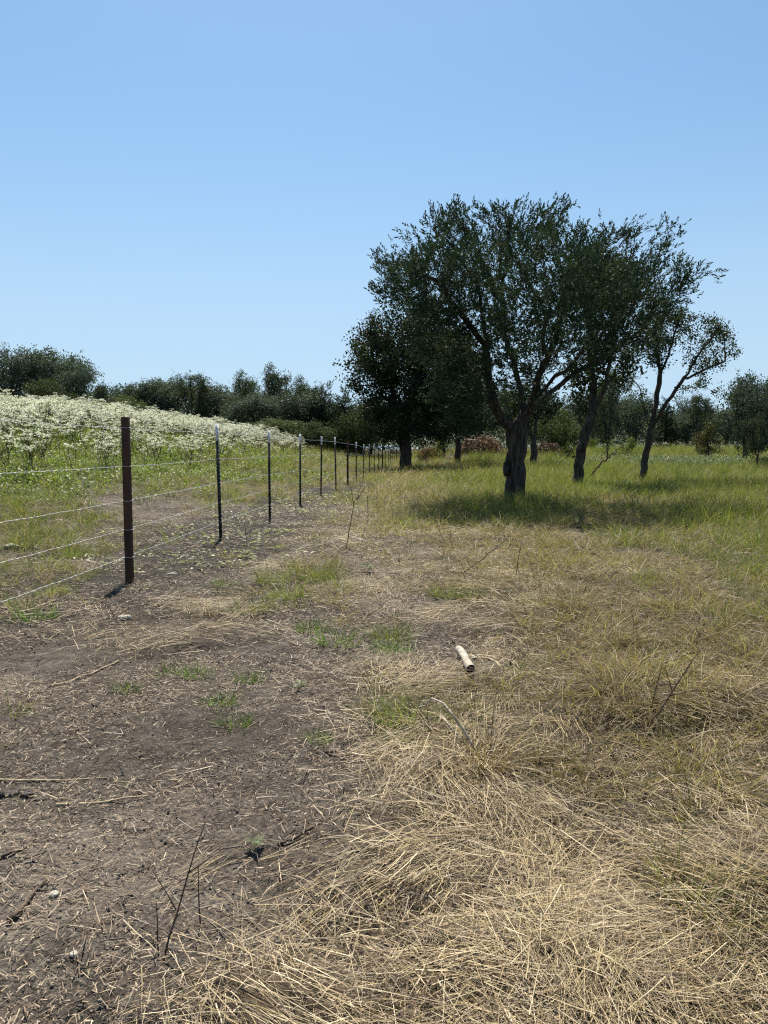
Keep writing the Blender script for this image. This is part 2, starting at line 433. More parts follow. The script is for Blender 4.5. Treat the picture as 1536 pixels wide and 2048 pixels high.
def ground_mat():
    m = bpy.data.materials.new('ground_soil')
    nt, N, L = nodes_of(m)
    out = N.new('ShaderNodeOutputMaterial')
    p = N.new('ShaderNodeBsdfPrincipled'); p.inputs['Roughness'].default_value = .95; p.inputs['Specular IOR Level'].default_value = .12
    tc = N.new('ShaderNodeTexCoord')
    def nz(scale, detail=5, r=.6):
        n = N.new('ShaderNodeTexNoise'); n.inputs['Scale'].default_value = scale; n.inputs['Detail'].default_value = detail; n.inputs['Roughness'].default_value = r
        L.new(tc.outputs['Object'], n.inputs['Vector']); return n
    def ramp(fac, e):
        c = N.new('ShaderNodeValToRGB')
        while len(c.color_ramp.elements) < len(e): c.color_ramp.elements.new(.5)
        for el, (pos, colr) in zip(c.color_ramp.elements, e):
            el.position = pos; el.color = (*colr, 1)
        L.new(fac, c.inputs['Fac']); return c
    def mix(f, a, b):
        x = N.new('ShaderNodeMix'); x.data_type = 'RGBA'
        L.new(f, x.inputs['Factor']); L.new(a, x.inputs[6]); L.new(b, x.inputs[7]); return x.outputs[2]
    big, mid_, fine = nz(1.3), nz(9, 6, .7), nz(70, 4, .7)
    soil = ramp(big.outputs['Fac'], [(.33, (0.0561, 0.0462, 0.0383)), (.5, (0.0891, 0.0759, 0.0647)), (.66, (0.1584, 0.1399, 0.1188))])
    soil2 = ramp(mid_.outputs['Fac'], [(.3, (0.0396, 0.0317, 0.0264)), (.5, (0.0858, 0.0726, 0.0614)), (.70, (0.1782, 0.1571, 0.1320))])
    base = N.new('ShaderNodeMix'); base.data_type = 'RGBA'; base.inputs['Factor'].default_value = .55
    L.new(soil.outputs['Color'], base.inputs[6]); L.new(soil2.outputs['Color'], base.inputs[7])
    speck = ramp(fine.outputs['Fac'], [(.32, (.5, .5, .5)), (.52, (1, 1, 1)), (.68, (1.45, 1.4, 1.34))])
    mul = N.new('ShaderNodeMix'); mul.data_type = 'RGBA'; mul.blend_type = 'MULTIPLY'; mul.inputs['Factor'].default_value = 1
    L.new(base.outputs[2], mul.inputs[6]); L.new(speck.outputs['Color'], mul.inputs[7])
    tone = N.new('ShaderNodeAttribute'); tone.attribute_name = 'tone'
    tm = N.new('ShaderNodeVectorMath'); tm.operation = 'SCALE'
    L.new(mul.outputs[2], tm.inputs[0]); L.new(tone.outputs['Fac'], tm.inputs['Scale'])
    colr = tm.outputs['Vector']
    for nm, e in (('straw', [(.3, (0.0561, 0.0422, 0.0290)), (.7, (0.1320, 0.1023, 0.0647))]), ('dry', [(.3, (0.0396, 0.0317, 0.0198)), (.7, (0.0990, 0.0792, 0.0436))]),
                  ('green', [(.3, (0.0297, 0.0304, 0.0132)), (.7, (0.0726, 0.0693, 0.0297))]), ('leafy', [(.3, (0.0396, 0.0495, 0.0145)), (.7, (0.0858, 0.1056, 0.0297))])):
        a = N.new('ShaderNodeAttribute'); a.attribute_name = nm
        ma = N.new('ShaderNodeMath'); ma.operation = 'MULTIPLY_ADD'; ma.use_clamp = True
        ma.inputs[1].default_value = 1.0; ma.inputs[2].default_value = -.12
        L.new(a.outputs['Fac'], ma.inputs[0])
        colr = mix(ma.outputs[0], colr, ramp(mid_.outputs['Fac'], e).outputs['Color'])
    L.new(colr, p.inputs['Base Color'])
    # cracks of dried clay and crumbs
    vz = N.new('ShaderNodeTexVoronoi'); vz.feature = 'DISTANCE_TO_EDGE'; vz.inputs['Scale'].default_value = 11
    wr = N.new('ShaderNodeTexNoise'); wr.inputs['Scale'].default_value = 6; wr.inputs['Detail'].default_value = 4
    L.new(tc.outputs['Object'], wr.inputs['Vector'])
    va = N.new('ShaderNodeVectorMath'); va.operation = 'MULTIPLY_ADD'; va.inputs[1].default_value = (.34, .34, .34)
    L.new(wr.outputs['Color'], va.inputs[0]); L.new(tc.outputs['Object'], va.inputs[2])
    L.new(va.outputs['Vector'], vz.inputs['Vector'])
    cr = N.new('ShaderNodeMapRange'); cr.inputs['From Max'].default_value = .06
    L.new(vz.outputs['Distance'], cr.inputs['Value'])
    b1 = N.new('ShaderNodeBump'); b1.inputs['Strength'].default_value = 1.0; b1.inputs['Distance'].default_value = .02
    pm = N.new('ShaderNodeMath'); pm.operation = 'MULTIPLY'
    pr = N.new('ShaderNodeMapRange'); pr.inputs['From Min'].default_value = .42; pr.inputs['From Max'].default_value = .58
    pn = nz(2.2, 3); L.new(pn.outputs['Fac'], pr.inputs['Value'])
    L.new(cr.outputs['Result'], pm.inputs[0]); L.new(pr.outputs['Result'], pm.inputs[1])
    L.new(pm.outputs[0], b1.inputs['Height'])
    b2 = N.new('ShaderNodeBump'); b2.inputs['Strength'].default_value = .6; b2.inputs['Distance'].default_value = .02
    L.new(mid_.outputs['Fac'], b2.inputs['Height']); L.new(b1.outputs['Normal'], b2.inputs['Normal'])
    b3 = N.new('ShaderNodeBump'); b3.inputs['Strength'].default_value = 1.0; b3.inputs['Distance'].default_value = .02
    L.new(fine.outputs['Fac'], b3.inputs['Height']); L.new(b2.outputs['Normal'], b3.inputs['Normal'])
    L.new(b3.outputs['Normal'], p.inputs['Normal'])
    L.new(p.outputs['BSDF'], out.inputs['Surface'])
    return m
gme.materials.append(ground_mat())
link('ground', gme, kind='structure')

# surface height used for whatever lies on the ground (terrain plus the near relief)
def surf(X, Y):
    X, Y = np.asarray(X, float), np.asarray(Y, float)
    n = 1 - smooth(7, 14, Y)
    z = terrain(X, Y) + n * (fbm(X / .16, Y / .16, 31, 4) - .5) * .034
    c = cover(X, Y)
    m = np.clip(c[:, 0] + .6 * c[:, 1], 0, 1).reshape(X.shape)
    return z + n * m * MOUND(X, Y)

# a low wooded hill far beyond the trees
hx, hy = np.meshgrid(np.linspace(-700, 900, 90), np.linspace(420, 900, 24))
hz = 2 + 30 * smooth(420, 640, hy) * (.45 + .75 * fbm(hx / 190, hy / 190, 71, 3)) + 3 * fbm(hx / 12, hy / 12, 75, 2)
i, j = np.meshgrid(np.arange(23), np.arange(89), indexing='ij')
HF = np.stack([i * 90 + j, i * 90 + j + 1, (i + 1) * 90 + j + 1, (i + 1) * 90 + j], -1).reshape(-1, 4)
M_hill = solid_mat('wooded_hill', (.03, .04, .02), (.06, .075, .035), .05, .95, .5)
link('hill', make_mesh('hill', np.stack([hx.ravel(), hy.ravel(), hz.ravel()], -1), HF, M_hill), kind='structure')

# ------------------------------------------------------------------ trees
def colonize(pos, par, A, D, kill, iters=160, jit=.18, up=.0, rng=RNG):
    pos = [np.array(p, float) for p in pos]
    par = list(par)
    A = np.array(A, float)
    P = np.array(pos)
    d = np.full(len(A), 1e9)
    nn = np.zeros(len(A), int)
    def upd(P0, base):
        nonlocal d, nn
        for a in range(0, len(P0), 400):
            dd = np.linalg.norm(A[:, None] - P0[None, a:a + 400], axis=-1)
            k = dd.argmin(1); v = dd[np.arange(len(A)), k]
            m = v < d
            d[m] = v[m]; nn[m] = base + a + k[m]
    upd(P, 0)
    seen = set()
    for _ in range(iters):
        keep = d > kill
        A, d, nn = A[keep], d[keep], nn[keep]
        if not len(A): break
        allp = np.array(pos)
        g = unit(A - allp[nn])
        u, inv = np.unique(nn, return_inverse=True)
        S = np.zeros((len(u), 3)); np.add.at(S, inv, g)
        S = unit(unit(S) + rng.normal(0, jit, S.shape) + np.array([0, 0, up]))
        new, base = [], len(pos)
        for k, n in enumerate(u):
            q = pos[n] + S[k] * D
            key = (int(n), tuple(np.round(S[k] * 2.5).astype(int)))
            if key in seen: 
                continue
            seen.add(key)
            new.append(q); par.append(int(n))
        if not new: 
            seen.clear()
            continue
        pos += new
        upd(np.array(new), base)
        if len(pos) > 9000: break
    return np.array(pos), np.array(par)

def lobes_points(lobes, n, rng, shell=.35):
    """random points in a set of ellipsoids, denser near their skins"""
    vol = np.array([l[3] * l[4] * l[5] for l in lobes]) ** .8
    k = rng.choice(len(lobes), n, p=vol / vol.sum())
    Lb = np.array(lobes)[k]
    v = unit(rng.normal(size=(n, 3)))
    r = (shell + (1 - shell) * rng.random(n)) ** .6
    return Lb[:, :3] + v * Lb[:, 3:6] * r[:, None]

def skeleton_radii(par, R0, r0):
    n = len(par)
    nch = np.bincount(par[par >= 0], minlength=n)
    leaf = nch == 0
    e = math.log(max(leaf.sum(), 3)) / math.log(R0 / r0)
    acc = np.where(leaf, r0 ** e, 0.0)
    for i in range(n - 1, 0, -1):
        if acc[i] == 0: acc[i] = r0 ** e
        acc[par[i]] += acc[i]
    return acc ** (1 / e), leaf

def branch_mesh(name, pos, par, rad, mat, flare=.55, fine=False, minr=0.0):
    n = len(par)
    kids = [[] for _ in range(n)]
    for i in range(1, n): kids[par[i]].append(i)
    z0 = pos[0][2]
    R = rad * (1 + flare * np.exp(-(pos[:, 2] - z0) / .35) * (rad > rad[0] * .6))
    bag = Bag()
    stack = [(0, None)]
    seed = 3
    def wob(P, ang, Rr):
        a = ang[None, :]; z = P[:, 2:3]
        w = 1 + .03 * np.sin(a * 3 + 2 * np.sin(z * .9)) + .045 * np.sin(a * 8 + z * 1.1)
        w = w + .12 * (noise(a * 4.2 + 0 * z, z * 2.1 + a * .3, 9) - .5) * 1.2
        return w
    while stack:
        s, p0 = stack.pop()
        ch = [s] if p0 is None else [p0, s]
        cur = s
        while kids[cur]:
            ks = sorted(kids[cur], key=lambda k: -rad[k])
            for k in ks[1:]: stack.append((k, cur))
            cur = ks[0]; ch.append(cur)
        P, r = pos[ch], R[ch].copy()
        if p0 is not None: r[0] = min(r[0], r[1] * 1.25)
        if r.max() < minr: continue
        m = r.max()
        if len(P) < 2: continue
        if p0 is None and fine:
            # resample the trunk finely so that its bark has relief
            t = np.concatenate([[0], np.cumsum(np.linalg.norm(np.diff(P, axis=0), axis=1))])
            tt = np.arange(0, t[-1], .09)
            P = np.stack([np.interp(tt, t, P[:, k]) for k in range(3)], -1); r = np.interp(tt, t, r)
        sides = 26 if (m > .12 and fine) else 10 if m > .08 else 6 if m > .025 else 4 if m > .012 else 3
        V, Fq = tube(P, r, sides, wob if sides > 9 else None)
        bag.add(V, Fq)
    return bag.mesh(name, mat, True)

def spray_template(kind, rng):
    V, F, T = [], [], []
    def diamond(p, d, L, w, side):
        b = len(V)
        V.extend([p, p + d * L * .5 + side * w, p + d * L, p + d * L * .5 - side * w])
        T.extend([0.0, .5, 1.0, .5])
        F.append([b, b + 1, b + 2, b + 3])
    if kind == 'juniper':
        ax = np.array([0, 0, 1.])
        for k in range(10):
            t = k / 9
            a = k * 2.4 + rng.random()
            o = np.array([math.cos(a), math.sin(a), 0])
            d = unit(o * (1.0 - .75 * t) + ax * (.75 + .5 * t))
            side = unit(np.cross(d, ax) + rng.normal(0, .5, 3))
            diamond(ax * t * .72, d, .36 - .1 * t, .075, side)
    else:
        for k in range(9):
            p = rng.normal(0, .33, 3); d = unit(rng.normal(size=3) + np.array([0, 0, -.2]))
            side = unit(np.cross(d, rng.normal(size=3)))
            diamond(p, d, .42 * rng.uniform(.7, 1.2), .13, side)
    return np.array(V), np.array(F), np.array(T)

def leaf_mesh(name, pts, dirs, size, kind, cols, mat, rng, amount=1.0):
    """sprays of leaves at points, joined into one crown"""
    n = len(pts)
    V0, F0, C0 = [], [], []
    off = 0
    c1, c2 = np.array(cols[0]), np.array(cols[1])
    for v in range(4):
        idx = np.arange(v, n, 4)
        if not len(idx): continue
        TV, TF, TT = spray_template(kind, rng)
        R = frames(dirs[idx], rng.random(len(idx)) * 6.283)
        V, Fq = place(TV, TF, R, pts[idx], size * rng.uniform(.6, 1.3, len(idx)))
        b = np.clip(rng.normal(.5, .22, len(idx)), 0, 1)[:, None] * .8 + TT[None] * .2
        C0.append((c1[None, None] + (c2 - c1)[None, None] * b[..., None]).reshape(-1, 3))
        V0.append(V); F0.append(Fq + off); off += len(V)
    return make_mesh(name, np.concatenate(V0), np.concatenate(F0), mat, np.concatenate(C0))

def build_tree(name, label, cat, base, limbs, lobes, R0, nA, D, leafkind, nS, size, cols, mat, seed, r0=.008,
               group=None, fine=False, shell=.35, bare=0.0, spread=.14, leafr=3.0, upl=.35):
    """limbs: polylines in metres relative to the base; the first starts at the base, the others at their nearest point"""
    rng = np.random.default_rng(seed)
    pos, par = [np.zeros(3) + np.array([0, 0, -.25])], [-1]
    for li, lm in enumerate(limbs):
        lm = np.array(lm, float)
        t = np.concatenate([[0], np.cumsum(np.linalg.norm(np.diff(lm, axis=0), axis=1))])
        tt = np.linspace(0, t[-1], max(2, int(t[-1] / D) + 1))
        pts = np.stack([np.interp(tt, t, lm[:, k]) for k in range(3)], -1)
        pts[1:-1] += rng.normal(0, D * .10, pts[1:-1].shape)
        prev = int(np.linalg.norm(np.array(pos) - pts[0], axis=1).argmin()) if li else 0
        for p in (pts if li == 0 else pts[1:]):
            pos.append(p); par.append(prev); prev = len(pos) - 1
    A = lobes_points(lobes, nA, rng, shell)
    pos, par = colonize(pos, par, A, D, D * 1.6, rng=rng)
    rad, leaf = skeleton_radii(par, R0, r0)
    root = link(name, None, loc=base, label=label, cat=cat, group=group)
    link('trunk', branch_mesh('trunk', pos, par, rad, M_bark, fine=fine), root)
    tip = np.where(rad < r0 * leafr)[0]
    tip = tip[tip > 0]
    if bare: tip = tip[rng.random(len(tip)) > bare]
    k = np.repeat(tip, nS)
    f = rng.random((len(k), 1))
    pp = pos[par[k]] * f + pos[k] * (1 - f) + rng.normal(0, spread, (len(k), 3))
    ctr = np.array([np.mean([l[0] for l in lobes]), np.mean([l[1] for l in lobes]), np.mean([l[2] for l in lobes]) - 1.0])
    dr = unit(unit(pos[k] - pos[par[k]]) * .7 + unit(pos[k] - ctr) * .5 + np.array([0, 0, upl]) + rng.normal(0, .42, (len(k), 3)))
    link('crown', leaf_mesh('crown', pp, dr, size, leafkind, cols, mat, rng), root)
    return root

def rel(base, Y, pts):
    """pixels at depth Y (plus a depth offset) to metres relative to a base"""
    return [pixY(p[0], p[1], Y + (p[2] if len(p) > 2 else 0)) - base for p in pts]

def rel_lobes(base, Y, L):
    out = []
    for (px, py, r, dy) in L:
        c = pixY(px, py, Y + dy) - base
        m = r / FPX * (Y + dy)
        out.append((*c, m, m * 1.05, m * .92))
    return out

JUN = ((.018, .031, .021), (.053, .084, .048))
# the big juniper right of the fence
B1 = pix(1028, 1008)
Y1 = B1[1]
limbs = [rel(B1, Y1, [(1028, 1008), (1032, 940), (1034, 880), (1036, 858)]),
         rel(B1, Y1, [(1036, 866), (1006, 836, -.2), (984, 795, -.4), (974, 745, -.5), (976, 690, -.6), (962, 630, -.8), (955, 570, -1)]),
         rel(B1, Y1, [(1036, 858), (1046, 812, .3), (1036, 755, .6), (1014, 695, .8), (1000, 640, 1.0), (1005, 560, 1.2)]),
         rel(B1, Y1, [(1040, 858), (1064, 812, -.3), (1100, 764, -.8), (1148, 722, -1.2), (1196, 676, -1.6), (1240, 610, -2)]),
         rel(B1, Y1, [(1060, 815), (1110, 778, .6), (1168, 738, 1.0), (1232, 696, 1.4), (1290, 650, 1.8)]),
         rel(B1, Y1, [(1046, 830), (1074, 770, .8), (1106, 690, 1.4), (1124, 610, 1.8), (1140, 520, 2)]),
         rel(B1, Y1, [(984, 795), (940, 740, .8), (890, 690, 1.4), (850, 620, 1.6)]),
         rel(B1, Y1, [(1052, 840), (1080, 760, -1.6), (1090, 690, -2.6), (1080, 600, -3.0)]),
         rel(B1, Y1, [(976, 700), (930, 640, -1.4), (880, 570, -2.2), (830, 530, -2.4)])]
L1 = []
for (px, py, r, dy) in [(905, 470, 72, -.6), (905, 440, 44, .4), (850, 500, 58, 0), (795, 525, 44, .3), (765, 508, 26, 0), (762, 562, 32, -.4), (820, 575, 66, -1.2), (820, 560, 60, 1.4),
                        (900, 560, 84, -2.2), (900, 570, 80, 2.0), (1000, 470, 70, .6), (1025, 430, 36, 0), (990, 540, 84, -2.4), (1000, 540, 84, 2.4), (1075, 450, 58, 0), (1112, 430, 44, .4),
                        (1090, 530, 84, -2.4), (1090, 530, 84, 2.6), (1175, 480, 56, 0), (1180, 560, 78, -2.2), (1190, 560, 78, 2.2), (1252, 490, 50, .2), (1282, 456, 34, .4), (1330, 480, 40, -.2), (1330, 446, 20, -.2),
                        (1290, 540, 66, 0), (1350, 550, 50, .4), (1392, 552, 34, 0), (1432, 545, 24, 0), (1270, 600, 64, -1.6), (1330, 610, 50, 1), (1365, 600, 32, 0), (860, 650, 66, -1.4), (930, 650, 60, 1.6),
                        (890, 720, 56, .6), (1000, 620, 54, -2.8), (1100, 620, 56, 2.6), (1170, 640, 48, -2.6), (1300, 690, 40, .6), (1325, 655, 32, 0), (1080, 690, 34, -3.0), (1110, 800, 26, -1.5), (1150, 750, 24, 1.0), (975, 700, 34, 2.4), (905, 775, 46, .5), (945, 745, 34, -1.2), (868, 800, 34, 1), (1012, 725, 26, 1.8), (1060, 740, 24, -1.4), (1130, 700, 38, .6), (1205, 700, 34, -1.6), (1045, 650, 56, 0), (1120, 780, 22, .5), (1000, 805, 20, .2), (1150, 610, 60, 0), (1240, 640, 46, .4), (920, 810, 34, -.4), (885, 760, 44, -1), (850, 700, 44, 0), (975, 780, 24, 1.4), (1080, 650, 50, 2.8), (1000, 690, 40, -2.6), (1160, 680, 44, 2.4), (1090, 770, 24, -1), (1250, 700, 30, -1.2), (1280, 640, 40, 2), (960, 690, 36, -1.2), (930, 700, 50, -.5), (1010, 650, 44, -1.4), (1065, 700, 36, 1), (1125, 725, 34, -1), (1180, 725, 34, .3), (925, 840, 26, .2), (890, 820, 36, -.4), (960, 830, 18, -.6), (1090, 810, 20, .6), (1000, 720, 42, -2.2), (1060, 765, 30, -1.6), (960, 765, 34, -1.4), (1110, 745, 32, -1.8), (1036, 800, 16, -1.2), (1150, 690, 44, -2.4), (1000, 620, 56, -3), (1080, 600, 60, -3.2), (985, 840, 16, -.6), (1075, 830, 15, -.6), (930, 860, 18, .3), (1200, 640, 50, -2), (880, 640, 56, -2.4)]:
    L1.append((px, py, r, dy))
build_tree('juniper_tree', 'big spreading dark juniper with a thick forked trunk right of the fence', 'tree', B1, limbs, rel_lobes(B1, Y1, L1),
           .215, 7200, .25, 'juniper', 11, .25, JUN, M_juniper, 11, r0=.0065, fine=True, shell=.1, spread=.12, bare=.05)
jt = bpy.data.objects['juniper_tree']
# the burl on its trunk and a low fork stub
bag = Bag()
c = pixY(1012, 938, Y1 - .12) - B1
u_, v_ = np.meshgrid(np.linspace(0, 2 * math.pi, 15)[:-1], np.linspace(.12, math.pi - .12, 9))
rr = .09 * (1 + .5 * (noise(u_ * 2.3, v_ * 2.5, 5) - .5))
V = np.stack([rr * np.cos(u_) * np.sin(v_) * .8, rr * np.sin(u_) * np.sin(v_), rr * np.cos(v_) * 1.9], -1).reshape(-1, 3) + c
i, j = np.meshgrid(np.arange(8), np.arange(14), indexing='ij')
bag.add(V, np.stack([i * 14 + j, i * 14 + (j + 1) % 14, (i + 1) * 14 + (j + 1) % 14, (i + 1) * 14 + j], -1).reshape(-1, 4))
link('burl', bag.mesh('burl', M_bark, True), jt)

# second tree, leaning trunk
B2 = pix(1151, 978); Y2 = B2[1]
build_tree('leaning_tree', 'leaning tree with a ragged pale-streaked trunk just right of the big juniper', 'tree', B2,
           [rel(B2, Y2, [(1151, 978), (1158, 925), (1170, 870), (1182, 838)]),
            rel(B2, Y2, [(1182, 838), (1186, 780, .3), (1182, 715, .6), (1180, 640, .8), (1190, 560, 1)]),
            rel(B2, Y2, [(1182, 838), (1206, 790, -.3), (1222, 725, -.6), (1232, 660, -.8), (1225, 560, -1)])],
           rel_lobes(B2, Y2, [(1160, 770, 30, .5), (1150, 735, 26, -.6), (1185, 700, 28, 0), (1235, 690, 26, 0), (1210, 620, 52, 0), (1240, 560, 60, 1), (1170, 560, 60, -.5), (1140, 800, 22, .8), (1265, 735, 20, .5), (1130, 895, 10, -.3)]),
           .165, 1000, .28, 'leaf', 6, .32, ((.02, .032, .014), (.06, .085, .034)), M_leaf, 21, r0=.011, fine=True)
# third tree, thin bare limbs
B3 = pix(1285, 970); Y3 = B3[1]
build_tree('bare_limbed_tree', 'slender half-bare tree with a spreading fan of limbs on the right', 'tree', B3,
           [rel(B3, Y3, [(1285, 970), (1289, 930), (1297, 885), (1300, 862)]),
            rel(B3, Y3, [(1300, 862), (1290, 820, .3), (1280, 775, .5), (1262, 755, .6), (1245, 738, .7)]),
            rel(B3, Y3, [(1300, 862), (1312, 805, 0), (1321, 750, 0), (1315, 705, .3), (1312, 660, .4), (1318, 610, .5)]),
            rel(B3, Y3, [(1321, 750), (1338, 705, -.4), (1352, 660, -.5), (1362, 630, -.5)]),
            rel(B3, Y3, [(1302, 858), (1330, 810, -.4), (1366, 762, -.7), (1394, 715, -.9), (1420, 680, -1), (1440, 650, -1)]),
            rel(B3, Y3, [(1366, 762), (1405, 742, -.4), (1450, 722, -.2)]),
            rel(B3, Y3, [(1350, 782), (1400, 770, .5), (1440, 790, .8)])],
           rel_lobes(B3, Y3, [(1320, 640, 34, 0), (1355, 660, 32, .3), (1400, 675, 34, 0), (1430, 660, 28, -.4), (1456, 690, 24, 0), (1468, 708, 16, 0), (1425, 715, 24, .4), (1290, 690, 38, -.3), (1262, 690, 24, .5), (1385, 700, 22, -.4), (1310, 690, 20, .8), (1290, 640, 34, .4), (1340, 620, 30, -.4), (1405, 640, 24, .2), (1445, 670, 22, .5), (1478, 712, 10, 0), (1250, 720, 20, 0), (1370, 640, 26, .6), (1335, 690, 18, -.5)]),
           .125, 1700, .2, 'leaf', 5, .22, ((.022, .034, .018), (.062, .085, .04)), M_leaf, 31, r0=.009, fine=True, leafr=3.0, spread=.13, bare=.4)
# big round tree behind the end of the fence
B4 = pix(812, 938); Y4 = B4[1]
L4 = [(770, 650, 44, 0), (740, 680, 40, .5), (722, 720, 30, -.6), (715, 700, 24, 0), (760, 720, 56, -1.5), (760, 720, 50, 2), (820, 670, 60, 0), (870, 700, 70, 2), (860, 760, 70, -2), (800, 780, 60, 1),
      (740, 770, 42, -.5), (718, 760, 24, .4), (780, 830, 50, -1), (850, 830, 56, 1), (745, 820, 34, 1), (900, 800, 50, 0), (820, 855, 36, -2), (920, 740, 50, 2), (760, 860, 30, .5), (738, 850, 24, 0), (880, 860, 34, -1), (900, 725, 62, 0), (940, 790, 48, 1), (925, 845, 36, 0), (720, 690, 30, 1), (708, 735, 26, 0), (850, 640, 50, 1), (800, 640, 40, -1), (715, 775, 22, 0), (960, 740, 40, 2), (960, 840, 28, 1.5)]
build_tree('dense_tree', 'dense dark round tree standing at the far end of the fence', 'tree', B4,
           [rel(B4, Y4, [(812, 938), (811, 900), (808, 870)]), rel(B4, Y4, [(808, 870), (790, 800, 1), (770, 720, 1)]), rel(B4, Y4, [(808, 870), (830, 790, -1), (850, 700, -1)]), rel(B4, Y4, [(808, 872), (870, 810, .5), (900, 760, 1)])],
           rel_lobes(B4, Y4, L4), .34, 3600, .42, 'leaf', 8, .42, ((.016, .026, .014), (.048, .066, .03)), M_leaf, 41, r0=.014, spread=.28)

# ------------------------------------------------------------------ background trees: a few grown kinds, then copies
def proto(kind, seed):
    rng = np.random.default_rng(seed)
    H = 8.0
    if kind == 'oak':
        lobes = [(rng.uniform(-2.6, 2.6), rng.uniform(-2.6, 2.6), rng.uniform(2.4, 6.4), *(rng.uniform(1.1, 1.7) * np.array([1, 1, .85]))) for _ in range(11)] + [(0, 0, 6.6, 1.3, 1.3, 1.2)]
        a = dict(R0=.25, nA=1500, D=.36, leafkind='leaf', nS=6, size=.46, spread=.42, r0=.012)
        limbs = [[(0, 0, -.2), (.1, 0, 1.8)], [(.1, 0, 1.8), (-1.2, .4, 4.4)], [(.1, 0, 1.8), (1.3, -.3, 4.6)]]
    elif kind == 'airy':
        lobes = [(rng.uniform(-2.3, 2.3), rng.uniform(-2.3, 2.3), rng.uniform(2.2, 6.8), *(rng.uniform(.7, 1.2) * np.array([1, 1, 1.1]))) for _ in range(12)] + [(.3, 0, 7.2, .7, .7, .9)]
        a = dict(R0=.18, nA=1000, D=.34, leafkind='leaf', nS=6, size=.38, spread=.3, r0=.012)
        limbs = [[(0, 0, -.2), (0, .1, 1.6)], [(0, .1, 1.6), (-1.0, .4, 4.0), (-1.3, .5, 6.6)], [(0, .1, 1.6), (.8, -.3, 4.0), (1.0, -.3, 7.0)], [(0, .1, 1.6), (.1, .6, 5.0), (.2, .5, 7.6)]]
    elif kind == 'cedar':
        lobes = [(rng.normal(0, .25), rng.normal(0, .25), z, r, r, 1.0) for z, r in ((1.0, 1.9), (2.2, 1.9), (3.4, 1.6), (4.6, 1.3), (5.7, .95), (6.6, .6), (7.3, .35))]
        a = dict(R0=.2, nA=900, D=.32, leafkind='juniper', nS=6, size=.58, spread=.2, r0=.012)
        limbs = [[(0, 0, -.2), (0, 0, 3), (0, .1, 6.5)]]
    else:
        lobes = [(rng.uniform(-2.2, 2.2), rng.uniform(-2.2, 2.2), rng.uniform(1.2, 5.2), *(rng.uniform(1.3, 1.8) * np.array([1, 1, 1.0]))) for _ in range(11)] + [(0, 0, 6.3, 1.4, 1.4, 1.4)]
        a = dict(R0=.16, nA=1300, D=.38, leafkind='leaf', nS=6, size=.44, spread=.42, r0=.012)
        limbs = [[(0, 0, -.2), (0, 0, 1.0)], [(0, 0, 1.0), (-1, .5, 3)], [(0, 0, 1.0), (1, -.5, 3)]]
    cols = {'oak': ((.048, .068, .056), (.116, .146, .112)), 'airy': ((.034, .050, .032), (.09, .116, .066)), 'cedar': ((.020, .036, .022), (.056, .082, .044)), 'bush': ((.036, .05, .018), (.10, .125, .045))}[kind]  # oak leaves: grey-green, with the pale blue of distance haze mixed into the colour
    return build_tree(kind + '_tree' if kind != 'bush' else 'bush', None, None, (0, -9999, 0), limbs, lobes, a['R0'], a['nA'], a['D'], a['leafkind'], a['nS'], a['size'], cols,
                      M_juniper if kind == 'cedar' else M_leaf, seed, r0=a['r0'], spread=a['spread'])
PRO = {k: [proto(k, s) for s in ss] for k, ss in (('oak', (101, 102)), ('airy', (111, 112)), ('cedar', (121,)), ('bush', (131, 132)))}
KN = {'oak': 'oak_tree', 'airy': 'open_crowned_tree', 'cedar': 'cedar_tree', 'bush': 'bush'}
used_pro = set()
def bgtree(kind, px, top, w, Y, label, cat='tree', sink=0.0, group='trees of the background wood'):
    v = PRO[kind][int(px * 7 + top) % len(PRO[kind])]
    x = pixY(px, 900, Y)[0]
    b = onground(x, Y); b[2] -= sink
    tp = pixY(px, top, Y)[2]
    if v.name not in used_pro:
        o = v; used_pro.add(v.name)
    else:
        o = copy_tree(v)
    o.name = KN[kind]
    used_pro.add(o.name)
    o.location = tuple(b)
    sz = (tp - b[2]) / 7.9
    sx = (w / FPX * Y) / (7.2 if kind != 'cedar' else 4.4)
    o.scale = (sx, sx, sz)
    o.rotation_euler = (0, 0, (px * 37 % 360) / 57.3)
    o['label'], o['category'] = label, cat
    if group: o['group'] = group
    return o
